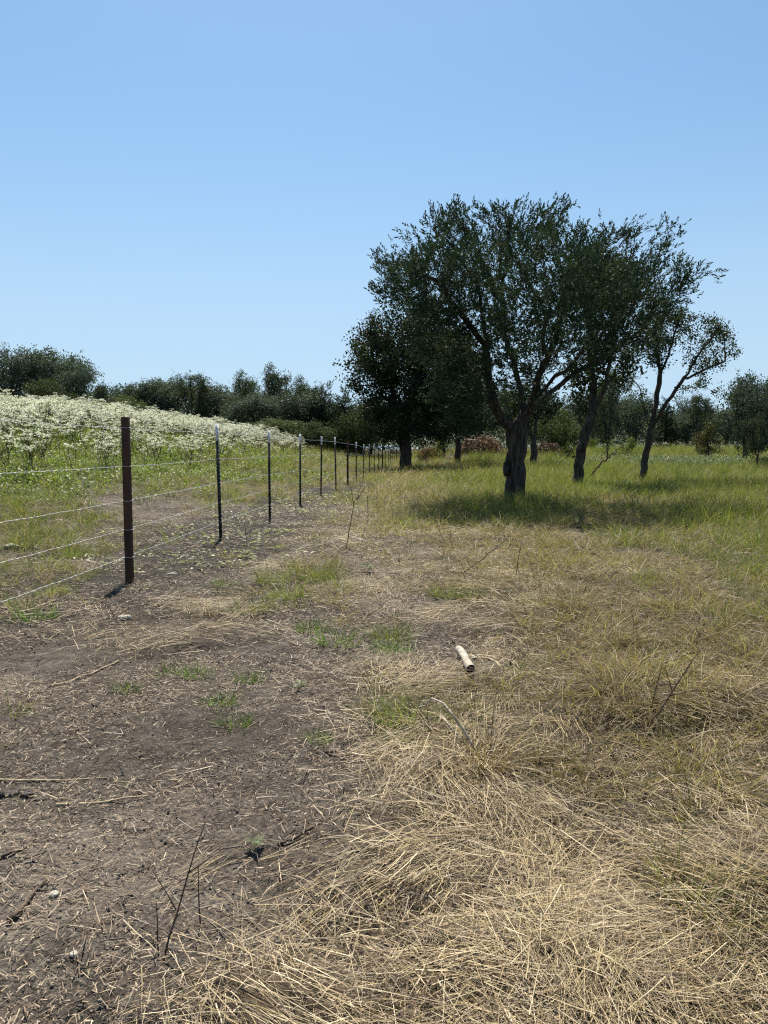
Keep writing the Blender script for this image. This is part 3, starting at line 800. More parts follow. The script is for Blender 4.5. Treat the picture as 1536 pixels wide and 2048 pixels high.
TR = [
 ('oak', 12, 688, 150, 76, 'grey-green ridge oak cut by the left edge of the photo'),
 ('oak', 98, 694, 150, 78, 'tallest rounded grey-green oak on the ridge above the white flowers'),
 ('oak', 152, 718, 110, 76, 'lower oak ending the ridge clump on its right'),
 ('bush', 105, 752, 110, 68, 'brownish green bush in front of the ridge oaks'),
 ('oak', 203, 766, 56, 84, 'small round dark tree just right of the ridge oaks'),
 ('bush', 247, 786, 96, 66, 'low olive green bush behind the crest of the flower field'),
 ('oak', 266, 766, 84, 92, 'dark pointed-shouldered tree right of the skyline gap, above the olive bush'),
 ('oak', 302, 755, 116, 92, 'dark broad tree left of the see-through tree behind the flowers'),
 ('oak', 345, 758, 116, 94, 'dark rounded tree between the skyline gap and the see-through tree'),
 ('airy', 385, 750, 100, 90, 'see-through tree with sky showing in its crown behind the white-tipped posts'),
 ('oak', 436, 766, 120, 94, 'low dark tree in the dip behind the second fence post'),
 ('airy', 490, 742, 110, 86, 'airy grey-green tree left of the tall spiky treetops'),
 ('airy', 548, 728, 116, 86, 'tallest spiky open tree behind the middle of the fence'),
 ('airy', 606, 752, 110, 88, 'open tree just right of the spiky tallest one'),
 ('oak', 520, 782, 130, 78, 'dark lower oak below the spiky treetops'),
 ('bush', 545, 834, 120, 72, 'olive bush at the right end of the flower field'),
 ('bush', 630, 838, 90, 74, 'olive green bush behind the third and fourth posts'),
 ('cedar', 646, 766, 116, 82, 'pointed dark cedar second from the gap beside the big round tree'),
 ('cedar', 688, 778, 116, 80, 'pointed dark cedar beside the gap next to the round tree'),
 ('oak', 612, 778, 140, 84, 'dark tree mass below the open tree behind the fence'),
 ('bush', 722, 802, 90, 76, 'pale green bush in the gap beside the dense round tree'),
 ('oak', 740, 790, 110, 84, 'dark low tree under the left side of the dense round tree'),
 ('oak', 880, 770, 130, 84, 'dark tree behind the round tree and the brush piles'),
 ('oak', 960, 760, 130, 88, 'shadowy tree directly behind the left brush heap'),
 ('airy', 1015, 765, 100, 80, 'thin grey tree behind the trunk of the big juniper'),
 ('oak', 1085, 772, 100, 82, 'dark tree behind the trees right of the juniper trunk'),
 ('bush', 1120, 812, 90, 64, 'dark glossy green bush left of the leaning trunk'),
 ('airy', 1215, 742, 110, 62, 'brownish open tree between the leaning and the half-bare trunk'),
 ('oak', 1185, 775, 100, 84, 'dark tree behind the leaning trunk'),
 ('oak', 1270, 782, 100, 86, 'dark tree behind the half-bare tree'),
 ('cedar', 1330, 798, 70, 90, 'dark cedar in the wood right of the half-bare tree'),
 ('airy', 1395, 792, 100, 70, 'open tree with level branches against the sky on the right'),
 ('oak', 1370, 815, 100, 90, 'low dark wood tree left of the small olive tree'),
 ('oak', 1450, 815, 90, 90, 'low dark wood tree right of the small olive tree'),
 ('oak', 1488, 742, 120, 50, 'tall dark bushy tree near the right edge of the photo'),
 ('oak', 1548, 758, 120, 46, 'dark green tree cut by the right edge'),
 ('airy', 1514, 826, 80, 44, 'olive bush at the foot of the tall tree by the right edge'),
]
for t in TR: bgtree(*t)
# thin trees inside the wood
for (px, py, top, Rr, lab, sd_) in [(1066, 932, 800, .2, 'dark straight-trunked tree behind the big juniper trunk', 51), (915, 926, 790, .2, 'shaggy vine-covered trunk left of the brush heap', 52), (887, 915, 800, .13, 'thin trunked tree between the round tree and the brush heap', 53)]:
    b = pix(px, py); Yb = b[1]
    build_tree('slender_tree', lab, 'tree', b, [rel(b, Yb, [(px, py), (px + 2, py - 40), (px + 10, top + 20)]), rel(b, Yb, [(px + 2, py - 40), (px - 16, top + 30, .6), (px - 30, top, 1)])],
               rel_lobes(b, Yb, [(px, top, 40, 0), (px - 35, top + 5, 28, 1), (px + 36, top + 4, 30, -1), (px + 5, top - 30, 34, .5)]), Rr, 260, .4, 'leaf', 6, .46, ((.016, .026, .012), (.045, .062, .026)), M_leaf, sd_, r0=.013, spread=.25)
b = pix(1416, 926); Yb = b[1]
build_tree('small_tree', 'small round olive-brown tree alone in the grass on the right', 'tree', b, [rel(b, Yb, [(1416, 926), (1415, 900), (1414, 870)])],
           rel_lobes(b, Yb, [(1418, 862, 17, 0), (1400, 878, 15, .4), (1428, 884, 15, -.4), (1408, 896, 14, .6), (1394, 900, 12, 0), (1440, 902, 11, 0), (1414, 848, 9, 0), (1424, 906, 10, -.5)]),
           .07, 420, .22, 'leaf', 5, .26, ((.05, .05, .018), (.12, .11, .04)), M_leaf, 61, r0=.008, spread=.14)
# yellow-green shrubs
for (px, py, w, h, lab) in [(1256, 912, 40, 36, 'yellow-green shrub left of the half-bare trunk'), (1214, 925, 26, 60, 'spindly yellow-green sapling right of the leaning trunk'), (1134, 925, 36, 40, 'leafy green shrub against the left of the leaning trunk'),
                            (852, 925, 44, 36, 'rusty brown dry shrub right of the far end of the fence'), (872, 922, 50, 46, 'pale green shrub below the round tree'), (1180, 905, 40, 30, 'low green shrub behind the leaning trunk')]:
    b = pix(px, py); Yb = b[1]
    m = Yb / FPX
    cc = ((.10, .06, .035), (.22, .14, .08)) if 'rusty' in lab else ((.06, .08, .018), (.17, .19, .05))
    build_tree('shrub', lab, 'shrub', b, [[(0, 0, -.1), (0, 0, h * m * .3)]], [(0, 0, h * m * .5, w * m * .4, w * m * .4, h * m * .42), (w * m * .2, 0, h * m * .7, w * m * .3, w * m * .3, h * m * .28), (-w * m * .25, 0, h * m * .35, w * m * .3, w * m * .3, h * m * .28)],
               .05, 90, h * m / 8, 'leaf', 4, .28, cc, M_leaf, int(px), r0=.008, spread=.12)

# far wood, one mass
rng = np.random.default_rng(77)
n = 30000
fx = rng.uniform(-150, 170, n); fy = rng.uniform(100, 125, n)
hh = 7.0 + 4 * fbm(fx / 9, fy / 9, 61, 3) - 2.0
fz = terrain(fx, fy) + rng.random(n) ** .7 * hh * .8
link('far_woodland', leaf_mesh('far_woodland', np.stack([fx, fy, fz], -1), unit(rng.normal(size=(n, 3))), .8, 'leaf', ((.02, .032, .018), (.05, .066, .036)), M_leaf, rng), kind='stuff')

# ------------------------------------------------------------------ brush heaps
def brush(name, label, cpx, cpy, wpx, hpx, n, seed):
    rng = np.random.default_rng(seed)
    b = pix(cpx, cpy); m = b[1] / FPX
    W, H = wpx * m / 2, hpx * m
    root = link(name, None, loc=b, label=label, cat='brush pile')
    bag, bag2 = Bag(), Bag()
    for k in range(n):
        r = rng.random() ** .5; a = rng.random() * 6.283
        x, y = math.cos(a) * r * W, math.sin(a) * r * W * .6
        z = rng.random() * H * (1 - r ** 2) + .05
        L = rng.uniform(.5, 1.6)
        d = unit(rng.normal(0, 1, 3) * np.array([1, 1, .45]))
        p = np.array([x, y, z])
        pts = np.stack([p - d * L / 2, p + rng.normal(0, .07, 3), p + d * L / 2])
        pts[:, 2] = np.maximum(pts[:, 2], .02)
        rr = rng.uniform(.01, .045)
        V, Fq = tube(pts, [rr, rr * .8, rr * .4], 4)
        g = rng.random()
        bag.add(V, Fq, (.11 + .13 * g, .075 + .1 * g, .055 + .085 * g))
    link('branches', bag.mesh('branches', M_straw), root)
    k = n * 3
    r = rng.random(k) ** .5; a = rng.random(k) * 6.283
    P = np.stack([np.cos(a) * r * W, np.sin(a) * r * W * .6, rng.random(k) * H * (1 - r ** 2) * .95 + .05], -1)
    link('dead_foliage', leaf_mesh('dead_foliage', P, unit(rng.normal(size=(k, 3))), .5, 'juniper', ((.10, .06, .04), (.23, .145, .095)), M_straw, rng), root)
    return root
brush('brush_heap', 'brown heap of cut brush left of the big juniper trunk', 962, 914, 105, 46, 330, 1)
brush('brush_heap', 'dark heap of cut brush right of the big juniper trunk', 1094, 918, 80, 34, 240, 2)
brush('brush_heap', 'reddish brown brush heap beyond the fence, left of the dense round tree', 672, 903, 90, 18, 180, 3)

# ------------------------------------------------------------------ the fence
fence = link('wire_fence', None, loc=(float(fence_x(7.46)), 7.46, 0), label='long barbed wire fence of white-tipped steel posts running into the distance', cat='fence')
F0 = np.array([float(fence_x(7.46)), 7.46, 0.0])
fdir = unit(np.array([.06, 1, 0]))
fang = -math.atan2(.06, 1)
posts = []
for k in range(-1, 27):
    y = 7.46 + 3.33 * k
    x = float(fence_x(y)); 
    posts.append((k, np.array([x, y, float(terrain(x, y))])))
def tpost_meshes():
    b = Bag()
    # T section with a studded face
    def box(x0, x1, y0, y1, z0, z1):
        V = [(x, y, z) for z in (z0, z1) for y in (y0, y1) for x in (x0, x1)]
        b.add(V, [[0, 2, 3, 1], [4, 5, 7, 6], [0, 1, 5, 4], [2, 6, 7, 3], [0, 4, 6, 2], [1, 3, 7, 5]])
    box(-.021, .021, -.0035, .0035, -.3, 1.385)
    box(-.0035, .0035, .0036, .034, -.3, 1.385)
    for s in range(22): box(-.009, .009, -.013, -.0036, .10 + s * .056, .122 + s * .056)
    steel = b.mesh('steel_shaft', M_post)
    b = Bag()
    box(-.022, .022, -.0045, .0045, 1.385, 1.62)
    box(-.0045, .0045, .0046, .035, 1.385, 1.62)
    for s in range(3): box(-.009, .009, -.014, -.0046, 1.40 + s * .07, 1.425 + s * .07)
    return steel, b.mesh('white_tip', M_tip)
ST, WT = tpost_meshes()
def square_post():
    b = Bag()
    w, r = .034, .007
    prof = []
    for cx, cy, a0 in ((w - r, w - r, 0), (-w + r, w - r, 90), (-w + r, -w + r, 180), (w - r, -w + r, 270)):
        for q in range(3):
            a = math.radians(a0 + q * 45); prof.append((cx + r * math.cos(a), cy + r * math.sin(a)))
    n = len(prof); zs = [-.3, 0, .4, .8, 1.2, 1.6, 1.607]
    V = [(x * (1 if z < 1.605 else .93), y * (1 if z < 1.605 else .93), z) for z in zs for x, y in prof]
    Fq = [[i * n + j, i * n + (j + 1) % n, (i + 1) * n + (j + 1) % n, (i + 1) * n + j] for i in range(len(zs) - 1) for j in range(n)]
    b.add(V, Fq)
    top = (len(zs) - 1) * n
    V2 = [V[top + j] for j in range(n)] + [(0, 0, 1.607)]
    b.add(V2, [[j, (j + 1) % n, n] for j in range(n)])
    return b.mesh('rusty_post', M_rust)
SQ = square_post()
WH = [1.505, 1.135, .80, .52, .25]
def clip_mesh(half):
    b = Bag()
    a = np.linspace(0, 2 * math.pi, 9)[:-1]
    P = np.stack([np.cos(np.append(a, a[0])) * half, np.sin(np.append(a, a[0])) * half, np.linspace(-.004, .004, 9)], -1)
    V, Fq = tube(P, np.full(9, .0024), 5)
    b.add(V, Fq)
    return b.mesh('wire_tie', M_wire)
CLT, CLS = clip_mesh(.026), clip_mesh(.050)
wire_pts = [[] for _ in WH]
for k, p in posts:
    sq = k % 6 == 0
    lean = Euler((random.uniform(-.02, .02), random.uniform(-.02, .02), fang + math.pi / 2 + random.uniform(-.1, .1)))
    if sq:
        po = link('rusty_square_post', SQ, fence, p - F0)
        lean = Euler((0, random.uniform(-.006, .006), fang))
        if k == 0: po['label'] = 'rusty brown square post nearest the camera'
    else:
        po = link('steel_post', ST, fence, p - F0)
        dz = random.uniform(-.03, .03)
        po.location.z += dz if k > 1 else 0
        link('white_tip', WT, po)
    po.rotation_euler = lean
    for q, h in enumerate(WH):
        wire_pts[q].append(p + np.array([-.03 if not sq else -.038, 0, h]))
        if k < 9:
            t = link('wire_tie', CLS if sq else CLT, po, (0, 0, h))
            if sq: t.rotation_euler = (.05, 0, .78)
for q in range(5):
    b = Bag()
    W = np.array(wire_pts[q]) - F0
    P = []
    for a in range(len(W) - 1):
        nseg = 70 if a < 3 else 24 if a < 8 else 6
        tt = np.arange(nseg) / nseg
        s = W[a][None] * (1 - tt[:, None]) + W[a + 1][None] * tt[:, None]
        s[:, 2] -= .010 * 4 * tt * (1 - tt) * (.4 + random.random())
        if a < 8:
            s[:, 2] += .0015 * np.sin(tt * 31 + q) * np.sin(math.pi * tt)
        P.append(s)
    P = np.concatenate(P + [W[-1:]])
    V, Fq = tube(P, np.full(len(P), .0013), 4); b.add(V, Fq)
    # second strand, wound round the first, and barbs, where they can be made out
    nn = 70 * 3
    tw = P[:nn].copy(); ph = np.arange(nn) * 1.5
    tw[:, 0] += .003 * np.cos(ph); tw[:, 2] += .003 * np.sin(ph)
    V, Fq = tube(tw, np.full(nn, .0011), 4); b.add(V, Fq)
    L = np.linspace(0, len(P) - 2, 230)
    arc = np.concatenate([[0], np.cumsum(np.linalg.norm(np.diff(P, axis=0), axis=1))])
    for s in np.arange(.1, min(arc[-1], 30), .13):
        c = np.array([np.interp(s, arc, P[:, k]) for k in range(3)])
        for e in (1, -1):
            d = unit(np.array([random.uniform(-.4, .4), .35 * e, random.uniform(.5, 1) * e]))
            V, Fq = tube(np.stack([c - d * .016, c, c + d * .016]), [.0008, .0022, .0008], 3); b.add(V, Fq)
    link('wire_strand', b.mesh('wire_strand', M_wire), fence)

# ------------------------------------------------------------------ tuft and litter source meshes
def blade(bag, p, d, L, w, bend, c0, c1, seg=3, side=None):
    """a tapering ribbon that starts at p along d and bends down by bend"""
    d = unit(d)
    s = unit(np.cross(d, [0, 0, 1.]) + RNG.normal(0, .3, 3)) if side is None else side
    P, q, dd = [np.array(p, float)], np.array(p, float), d.copy()
    for k in range(seg):
        q = q + dd * L / seg
        P.append(q.copy())
        dd = unit(dd + np.array([0, 0, -bend / seg]) + RNG.normal(0, .06, 3))
    V, C = [], []
    for k, q in enumerate(P[:-1]):
        ww = w * (1 - .55 * k / seg)
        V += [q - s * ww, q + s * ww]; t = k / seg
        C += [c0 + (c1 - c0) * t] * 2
    V.append(P[-1]); C.append(c1)
    n = len(P) - 1
    Fq = [[2 * k, 2 * k + 1, 2 * k + 3, 2 * k + 2] for k in range(n - 1)]
    bag.add(np.array(V), [np.array(Fq).reshape(-1, 4), np.array([[2 * n - 2, 2 * n - 1, 2 * n]])])
    bag.C[-1] = np.array(C)

def pick(*cols):
    i = RNG.integers(len(cols)); c = np.array(cols[i], float)
    return c * RNG.uniform(.72, 1.25) * .70

STRAW_C = [(.54, .41, .23), (.64, .51, .31), (.40, .30, .17), (.78, .65, .43), (.28, .195, .115), (.46, .36, .17), (.16, .115, .075), (.22, .16, .10)]
DRY_C = [(.36, .26, .10), (.48, .35, .15), (.29, .22, .075), (.25, .24, .07), (.52, .40, .20), (.19, .18, .05), (.22, .155, .07), (.30, .20, .10)]
GRN_C = [(.19, .245, .045), (.235, .28, .06), (.30, .31, .07), (.13, .19, .035), (.42, .36, .13)]
def src_straw(k):
    b = Bag()
    for _ in range(84):
        p = np.array([RNG.normal(0, .10), RNG.normal(0, .07 if k < 4 else .11), RNG.uniform(.004, .06)])
        a = RNG.normal(0, .14 if k < 4 else .5) + (math.pi if RNG.random() < .5 else 0)
        if RNG.random() < .16: a = RNG.uniform(0, 6.28)
        d = np.array([math.cos(a), math.sin(a), RNG.normal(.05, .10)])
        c = pick(*STRAW_C)
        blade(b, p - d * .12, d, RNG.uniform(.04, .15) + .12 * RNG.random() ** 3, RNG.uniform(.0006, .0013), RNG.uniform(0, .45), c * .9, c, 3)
    return b.mesh('straw_mat', M_straw)
def src_chip(k):
    b = Bag()
    for _ in range(60):
        p = np.array([RNG.uniform(-.24, .24), RNG.uniform(-.24, .24), RNG.uniform(.003, .012)])
        a = RNG.uniform(0, 6.28)
        c = pick((.46, .35, .22), (.58, .45, .29), (.33, .23, .15), (.22, .15, .10), (.62, .5, .35), (.28, .2, .13), (.13, .095, .07), (.38, .3, .22))
        blade(b, p, np.array([math.cos(a), math.sin(a), RNG.normal(.08, .16)]), (.006 + .03 * RNG.random() ** 2) * (3.0 if RNG.random() < .14 else 1), RNG.uniform(.0006, .0017), RNG.uniform(0, .5), c, c, 3)
    return b.mesh('straw_chip', M_straw)
def src_tuft(cols, n, L0, L1, lean0, lean1, wind, name, w=(.0011, .0024), rad=.07, dead=.0):
    b = Bag()
    for _ in range(n):
        r, a = rad * RNG.random() ** .6, RNG.uniform(0, 6.28)
        p = np.array([r * math.cos(a), r * math.sin(a), -.01])
        le = RNG.uniform(lean0, lean1); az = a + RNG.normal(0, .7)
        d = np.array([math.sin(le) * math.cos(az) + wind, math.sin(le) * math.sin(az), math.cos(le)])
        c = pick(*STRAW_C) * .8 if RNG.random() < dead else pick(*cols)
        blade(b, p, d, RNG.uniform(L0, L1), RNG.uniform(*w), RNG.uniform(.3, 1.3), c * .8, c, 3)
    return b.mesh(name, M_grass)
def src_clover(k):
    b = Bag()
    for _ in range(44):
        p = np.array([RNG.uniform(-.16, .16), RNG.uniform(-.16, .16), RNG.uniform(.02, .16)])
        d = unit(np.array([RNG.normal(0, 1), RNG.normal(0, 1), RNG.uniform(.0, .9)])); s = unit(np.cross(d, [0, 0, 1.]))
        L, w = RNG.uniform(.03, .06), RNG.uniform(.010, .018)
        c = pick((.18, .24, .05), (.24, .29, .065), (.13, .19, .04), (.31, .32, .10))
        b.add([p, p + d * L * .5 + s * w, p + d * L, p + d * L * .5 - s * w], [[0, 1, 2, 3]], c)
    for _ in range(8):
        p = np.array([RNG.uniform(-.14, .14), RNG.uniform(-.14, .14), 0]); c = pick((.2, .2, .07))
        blade(b, p, np.array([RNG.normal(0, .3), RNG.normal(0, .3), 1]), RNG.uniform(.1, .24), .0016, .4, c, c, 2)
    return b.mesh('leafy_cover', M_grass)
def src_litterleaf(k):
    b = Bag()
    for _ in range(9):
        p = np.array([RNG.uniform(-.2, .2), RNG.uniform(-.2, .2), RNG.uniform(.01, .03)])
        a = RNG.uniform(0, 6.28); d = np.array([math.cos(a), math.sin(a), RNG.normal(0, .25)]); s = unit(np.cross(d, [0, 0, 1.]) + np.array([0, 0, RNG.normal(0, .3)]))
        L, w = RNG.uniform(.035, .075), RNG.uniform(.008, .018)
        c = pick((.5, .47, .34), (.38, .38, .22), (.58, .56, .45), (.26, .3, .13))
        b.add([p, p + d * L * .5 + s * w + np.array([0, 0, .008]), p + d * L, p + d * L * .5 - s * w + np.array([0, 0, .008])], [[0, 1, 2, 3]], c)
    return b.mesh('dry_leaf_litter', M_grass)
def src_crumb(k):
    b = Bag()
    O = np.array([[1, 0, 0], [0, 1, 0], [-1, 0, 0], [0, -1, 0], [0, 0, 1], [0, 0, -1]], float)
    OF = [[0, 1, 4], [1, 2, 4], [2, 3, 4], [3, 0, 4], [1, 0, 5], [2, 1, 5], [3, 2, 5], [0, 3, 5]]
    for _ in range(46):
        r = .0016 + .0055 * RNG.random() ** 4
        p = np.array([RNG.uniform(-.2, .2), RNG.uniform(-.2, .2), r * .05])
        t = RNG.uniform(.7, 1.4)
        b.add(O * r * RNG.uniform(.6, 1.3, (6, 1)) * [1, 1, .7] + p, OF, np.array((.17, .148, .126)) * t * .7)
    return b.mesh('soil_crumbs', M_crumb)
def src_twig(k):
    b = Bag()
    for _ in range(9):
        p = np.array([RNG.uniform(-.24, .24), RNG.uniform(-.24, .24), RNG.uniform(.003, .012)])
        a = RNG.uniform(0, 6.28); L = RNG.uniform(.03, .16); r = RNG.uniform(.0009, .0026)
        d = np.array([math.cos(a), math.sin(a), RNG.normal(.05, .1)]); q = p + d * L * .5 + RNG.normal(0, .006, 3); e = p + d * L
        c = pick((.10, .075, .06), (.16, .12, .09), (.3, .25, .2), (.07, .055, .045))
        V, Fq = tube(np.stack([p, q, e]), [r, r * .8, r * .5], 4); b.add(V, Fq, c)
    return b.mesh('twig_bits', M_straw)
SRC = {
 'twig': [src_twig(k) for k in range(4)],
 'crumb': [src_crumb(k) for k in range(4)],
 'straw': [src_straw(k) for k in range(6)],
 'chip': [src_chip(k) for k in range(5)],
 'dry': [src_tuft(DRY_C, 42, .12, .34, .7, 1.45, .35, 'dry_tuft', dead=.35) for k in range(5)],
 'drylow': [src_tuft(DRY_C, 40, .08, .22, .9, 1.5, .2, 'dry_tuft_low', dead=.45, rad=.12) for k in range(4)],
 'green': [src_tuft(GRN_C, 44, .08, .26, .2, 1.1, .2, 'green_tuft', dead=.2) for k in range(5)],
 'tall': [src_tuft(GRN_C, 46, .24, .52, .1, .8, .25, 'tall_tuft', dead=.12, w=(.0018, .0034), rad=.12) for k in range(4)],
 'clover': [src_clover(k) for k in range(5)],
 'litter': [src_litterleaf(k) for k in range(4)],
}

def scatter(name, P, yaw, tilt, S, protos):
    """one countless covering: points that each carry one of a few source meshes"""
    P = np.asarray(P, np.float32)
    n = len(P)
    src = bpy.data.collections.new(name + '_sources')
    for k, me in enumerate(protos):
        so = bpy.data.objects.new('%s_source_%02d' % (name, k), me)
        src.objects.link(so)
    me = bpy.data.meshes.new(name)
    me.vertices.add(n)
    me.vertices.foreach_set('co', P.ravel())
    a = me.attributes.new('rot', 'FLOAT_VECTOR', 'POINT')
    a.data.foreach_set('vector', np.stack([tilt[:, 0], tilt[:, 1], yaw], -1).astype(np.float32).ravel())
    a = me.attributes.new('scl', 'FLOAT', 'POINT'); a.data.foreach_set('value', np.asarray(S, np.float32))
    a = me.attributes.new('idx', 'INT', 'POINT'); a.data.foreach_set('value', RNG.integers(0, len(protos), n).astype(np.int32))
    o = link(name, me, kind='stuff')
    ng = bpy.data.node_groups.new(name, 'GeometryNodeTree')
    ng.interface.new_socket('Geometry', in_out='INPUT', socket_type='NodeSocketGeometry')
    ng.interface.new_socket('Geometry', in_out='OUTPUT', socket_type='NodeSocketGeometry')
    N, L = ng.nodes, ng.links
    gi, go = N.new('NodeGroupInput'), N.new('NodeGroupOutput')
    ip = N.new('GeometryNodeInstanceOnPoints')
    ci = N.new('GeometryNodeCollectionInfo')
    ci.inputs['Collection'].default_value = src
    ci.inputs['Separate Children'].default_value = True
    ci.inputs['Reset Children'].default_value = True
    def attr(nm, t):
        x = N.new('GeometryNodeInputNamedAttribute'); x.data_type = t; x.inputs['Name'].default_value = nm
        return x.outputs['Attribute']
    L.new(gi.outputs[0], ip.inputs['Points'])
    L.new(ci.outputs[0], ip.inputs['Instance'])
    ip.inputs['Pick Instance'].default_value = True
    L.new(attr('idx', 'INT'), ip.inputs['Instance Index'])
    L.new(attr('rot', 'FLOAT_VECTOR'), ip.inputs['Rotation'])
    L.new(attr('scl', 'FLOAT'), ip.inputs['Scale'])
    L.new(ip.outputs['Instances'], go.inputs[0])
    md = o.modifiers.new('scatter', 'NODES'); md.node_group = ng
    return o

def field(bands, weight, wide=.56, xmin=-1e9, xmax=1e9):
    """random points over the ground; bands: (y0, y1, per square metre, scale); weight(cover, X, Y) in 0..1"""
    PX, PY, SS = [], [], []
    for y0, y1, dens, sc in bands:
        w1 = wide * y1 + .6
        n = int((y1 - y0) * 2 * w1 * dens)
        X = RNG.uniform(-w1, w1, n); Y = RNG.uniform(y0, y1, n)
        m = (np.abs(X) < wide * Y + .6) & (X > xmin) & (X < xmax)
        X, Y = X[m], Y[m]
        c = cover(X, Y)
        w = weight(c, X, Y)
        m = RNG.random(len(X)) < w
        PX.append(X[m]); PY.append(Y[m]); SS.append(np.full(m.sum(), sc))
    X, Y, S = np.concatenate(PX), np.concatenate(PY), np.concatenate(SS)
    S = S * RNG.uniform(.75, 1.3, len(S))
    return np.stack([X, Y, surf(X, Y)], -1), S

def flow(P, s=.8, seed=5):
    return (fbm(P[:, 0] / s, P[:, 1] / s, seed, 2) - .5) * 9.0
def tilts(n, s=.12): return RNG.normal(0, s, (n, 2))
PATCH = lambda X, Y, s, sd: smooth(.36, .6, fbm(X / s, Y / s, sd, 3))
FX = lambda X, Y: fence_x(Y) - X

P, S = field([(1.2, 4.5, 150, 1), (4.5, 9, 85, 1.2), (9, 14, 26, 1.5)], lambda c, X, Y: np.clip(c[:, 0] * 1.15 - .06, 0, 1) ** 1.4 * (.3 + .7 * PATCH(X, Y, .35, 89)))
scatter('matted_straw', P, flow(P, .6) + RNG.normal(0, .2, len(P)), tilts(len(P), .10), S, SRC['straw'])
P, S = field([(1.2, 4.5, 130, 1), (4.5, 9, 70, 1.3), (9, 18, 22, 1.9)], lambda c, X, Y: (.2 + .8 * PATCH(X, Y, .5, 91)) * np.clip(1.15 - c[:, 2:].sum(1), 0, 1))
scatter('straw_litter', P, RNG.uniform(0, 6.28, len(P)), tilts(len(P), .05), S, SRC['chip'])
P, S = field([(1.2, 3.5, 70, 1), (3.5, 7, 40, 1.3), (7, 13, 16, 1.8)], lambda c, X, Y: (.25 + .75 * PATCH(X, Y, .4, 111)) * np.clip(1.15 - c.sum(1), 0, 1))
scatter('soil_crumbs', P, RNG.uniform(0, 6.28, len(P)), tilts(len(P), .03), S, SRC['crumb'])
P, S = field([(1.2, 4.5, 16, 1), (4.5, 9, 10, 1.2), (9, 18, 4, 1.6)], lambda c, X, Y: (.2 + .8 * PATCH(X, Y, .8, 109)) * np.clip(1.1 - c[:, 2:].sum(1), 0, 1))
scatter('twig_litter', P, RNG.uniform(0, 6.28, len(P)), tilts(len(P), .05), S, SRC['twig'])
P, S = field([(1.2, 5, 110, .9), (5, 9, 95, 1.0), (9, 15, 46, 1.3), (15, 28, 16, 1.8), (28, 55, 6, 2.6), (55, 85, 2.5, 3.6)], lambda c, X, Y: np.clip(c[:, 1], 0, 1) * (.35 + .65 * PATCH(X, Y, .6, 93)))
nD = len(P)
half = RNG.random(nD) < .55
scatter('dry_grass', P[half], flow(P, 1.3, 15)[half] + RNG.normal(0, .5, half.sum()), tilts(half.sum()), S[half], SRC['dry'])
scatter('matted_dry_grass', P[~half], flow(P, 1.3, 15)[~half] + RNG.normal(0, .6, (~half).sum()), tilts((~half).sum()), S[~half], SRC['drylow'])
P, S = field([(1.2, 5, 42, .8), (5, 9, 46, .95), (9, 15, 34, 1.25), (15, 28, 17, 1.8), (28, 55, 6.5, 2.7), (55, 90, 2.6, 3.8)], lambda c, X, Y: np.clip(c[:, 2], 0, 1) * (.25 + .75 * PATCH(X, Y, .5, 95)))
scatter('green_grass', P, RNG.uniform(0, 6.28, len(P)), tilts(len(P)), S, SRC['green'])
P, S = field([(12, 28, 7, 1), (28, 50, 2.5, 1.5), (50, 80, 1.2, 2.1)], lambda c, X, Y: smooth(.55, .95, c[:, 2]) * np.maximum(PATCH(X, Y, 2.5, 97), np.exp(-((X - B1[0]) ** 2 + (Y - B1[1] + 1) ** 2) / 6)) * (X > 0))
scatter('tall_grass', P, RNG.normal(0, .8, len(P)), tilts(len(P)), S, SRC['tall'])
P, S = field([(9, 16, 28, 1), (16, 30, 16, 1.35), (30, 70, 5, 2.2)], lambda c, X, Y: np.clip(c[:, 3] * 1.2, 0, 1) * (.3 + .7 * PATCH(X, Y, .9, 99)) * (X < 0))
scatter('leafy_ground_cover', P, RNG.uniform(0, 6.28, len(P)), tilts(len(P)), S, SRC['clover'])
P, S = field([(8, 22, 12, 1)], lambda c, X, Y: PATCH(X, Y, .7, 107) * np.exp(-((FX(X, Y) + .3) / 1.6) ** 2) * .8, wide=.5)
scatter('leaf_litter', P, RNG.uniform(0, 6.28, len(P)), tilts(len(P)), S, SRC['litter'])

# grey-green weeds in the grass on the right
def src_weed(k):
    b = Bag()
    for _ in range(60):
        p = np.array([RNG.normal(0, .16), RNG.normal(0, .16), RNG.uniform(.05, .5)])
        d = unit(np.array([RNG.normal(0, 1), RNG.normal(0, 1), RNG.uniform(.2, 1.2)])); s = unit(np.cross(d, [0, 0, 1.]))
        L, w = RNG.uniform(.06, .12), RNG.uniform(.012, .024)
        b.add([p, p + d * L * .5 + s * w, p + d * L, p + d * L * .5 - s * w], [[0, 1, 2, 3]], pick((.13, .17, .09), (.18, .22, .12), (.10, .14, .07)))
    return b.mesh('grey_green_weed', M_grass)
wz = pix(1430, 935)
X = RNG.normal(wz[0], 3.4, 420); Y = RNG.normal(wz[1] + 1, 2.2, 420)
P = np.stack([X, Y, terrain(X, Y)], -1)
scatter('grey_green_weeds', P, RNG.uniform(0, 6.28, len(P)), tilts(len(P)), RNG.uniform(.8, 1.4, len(P)), [src_weed(k) for k in range(3)])

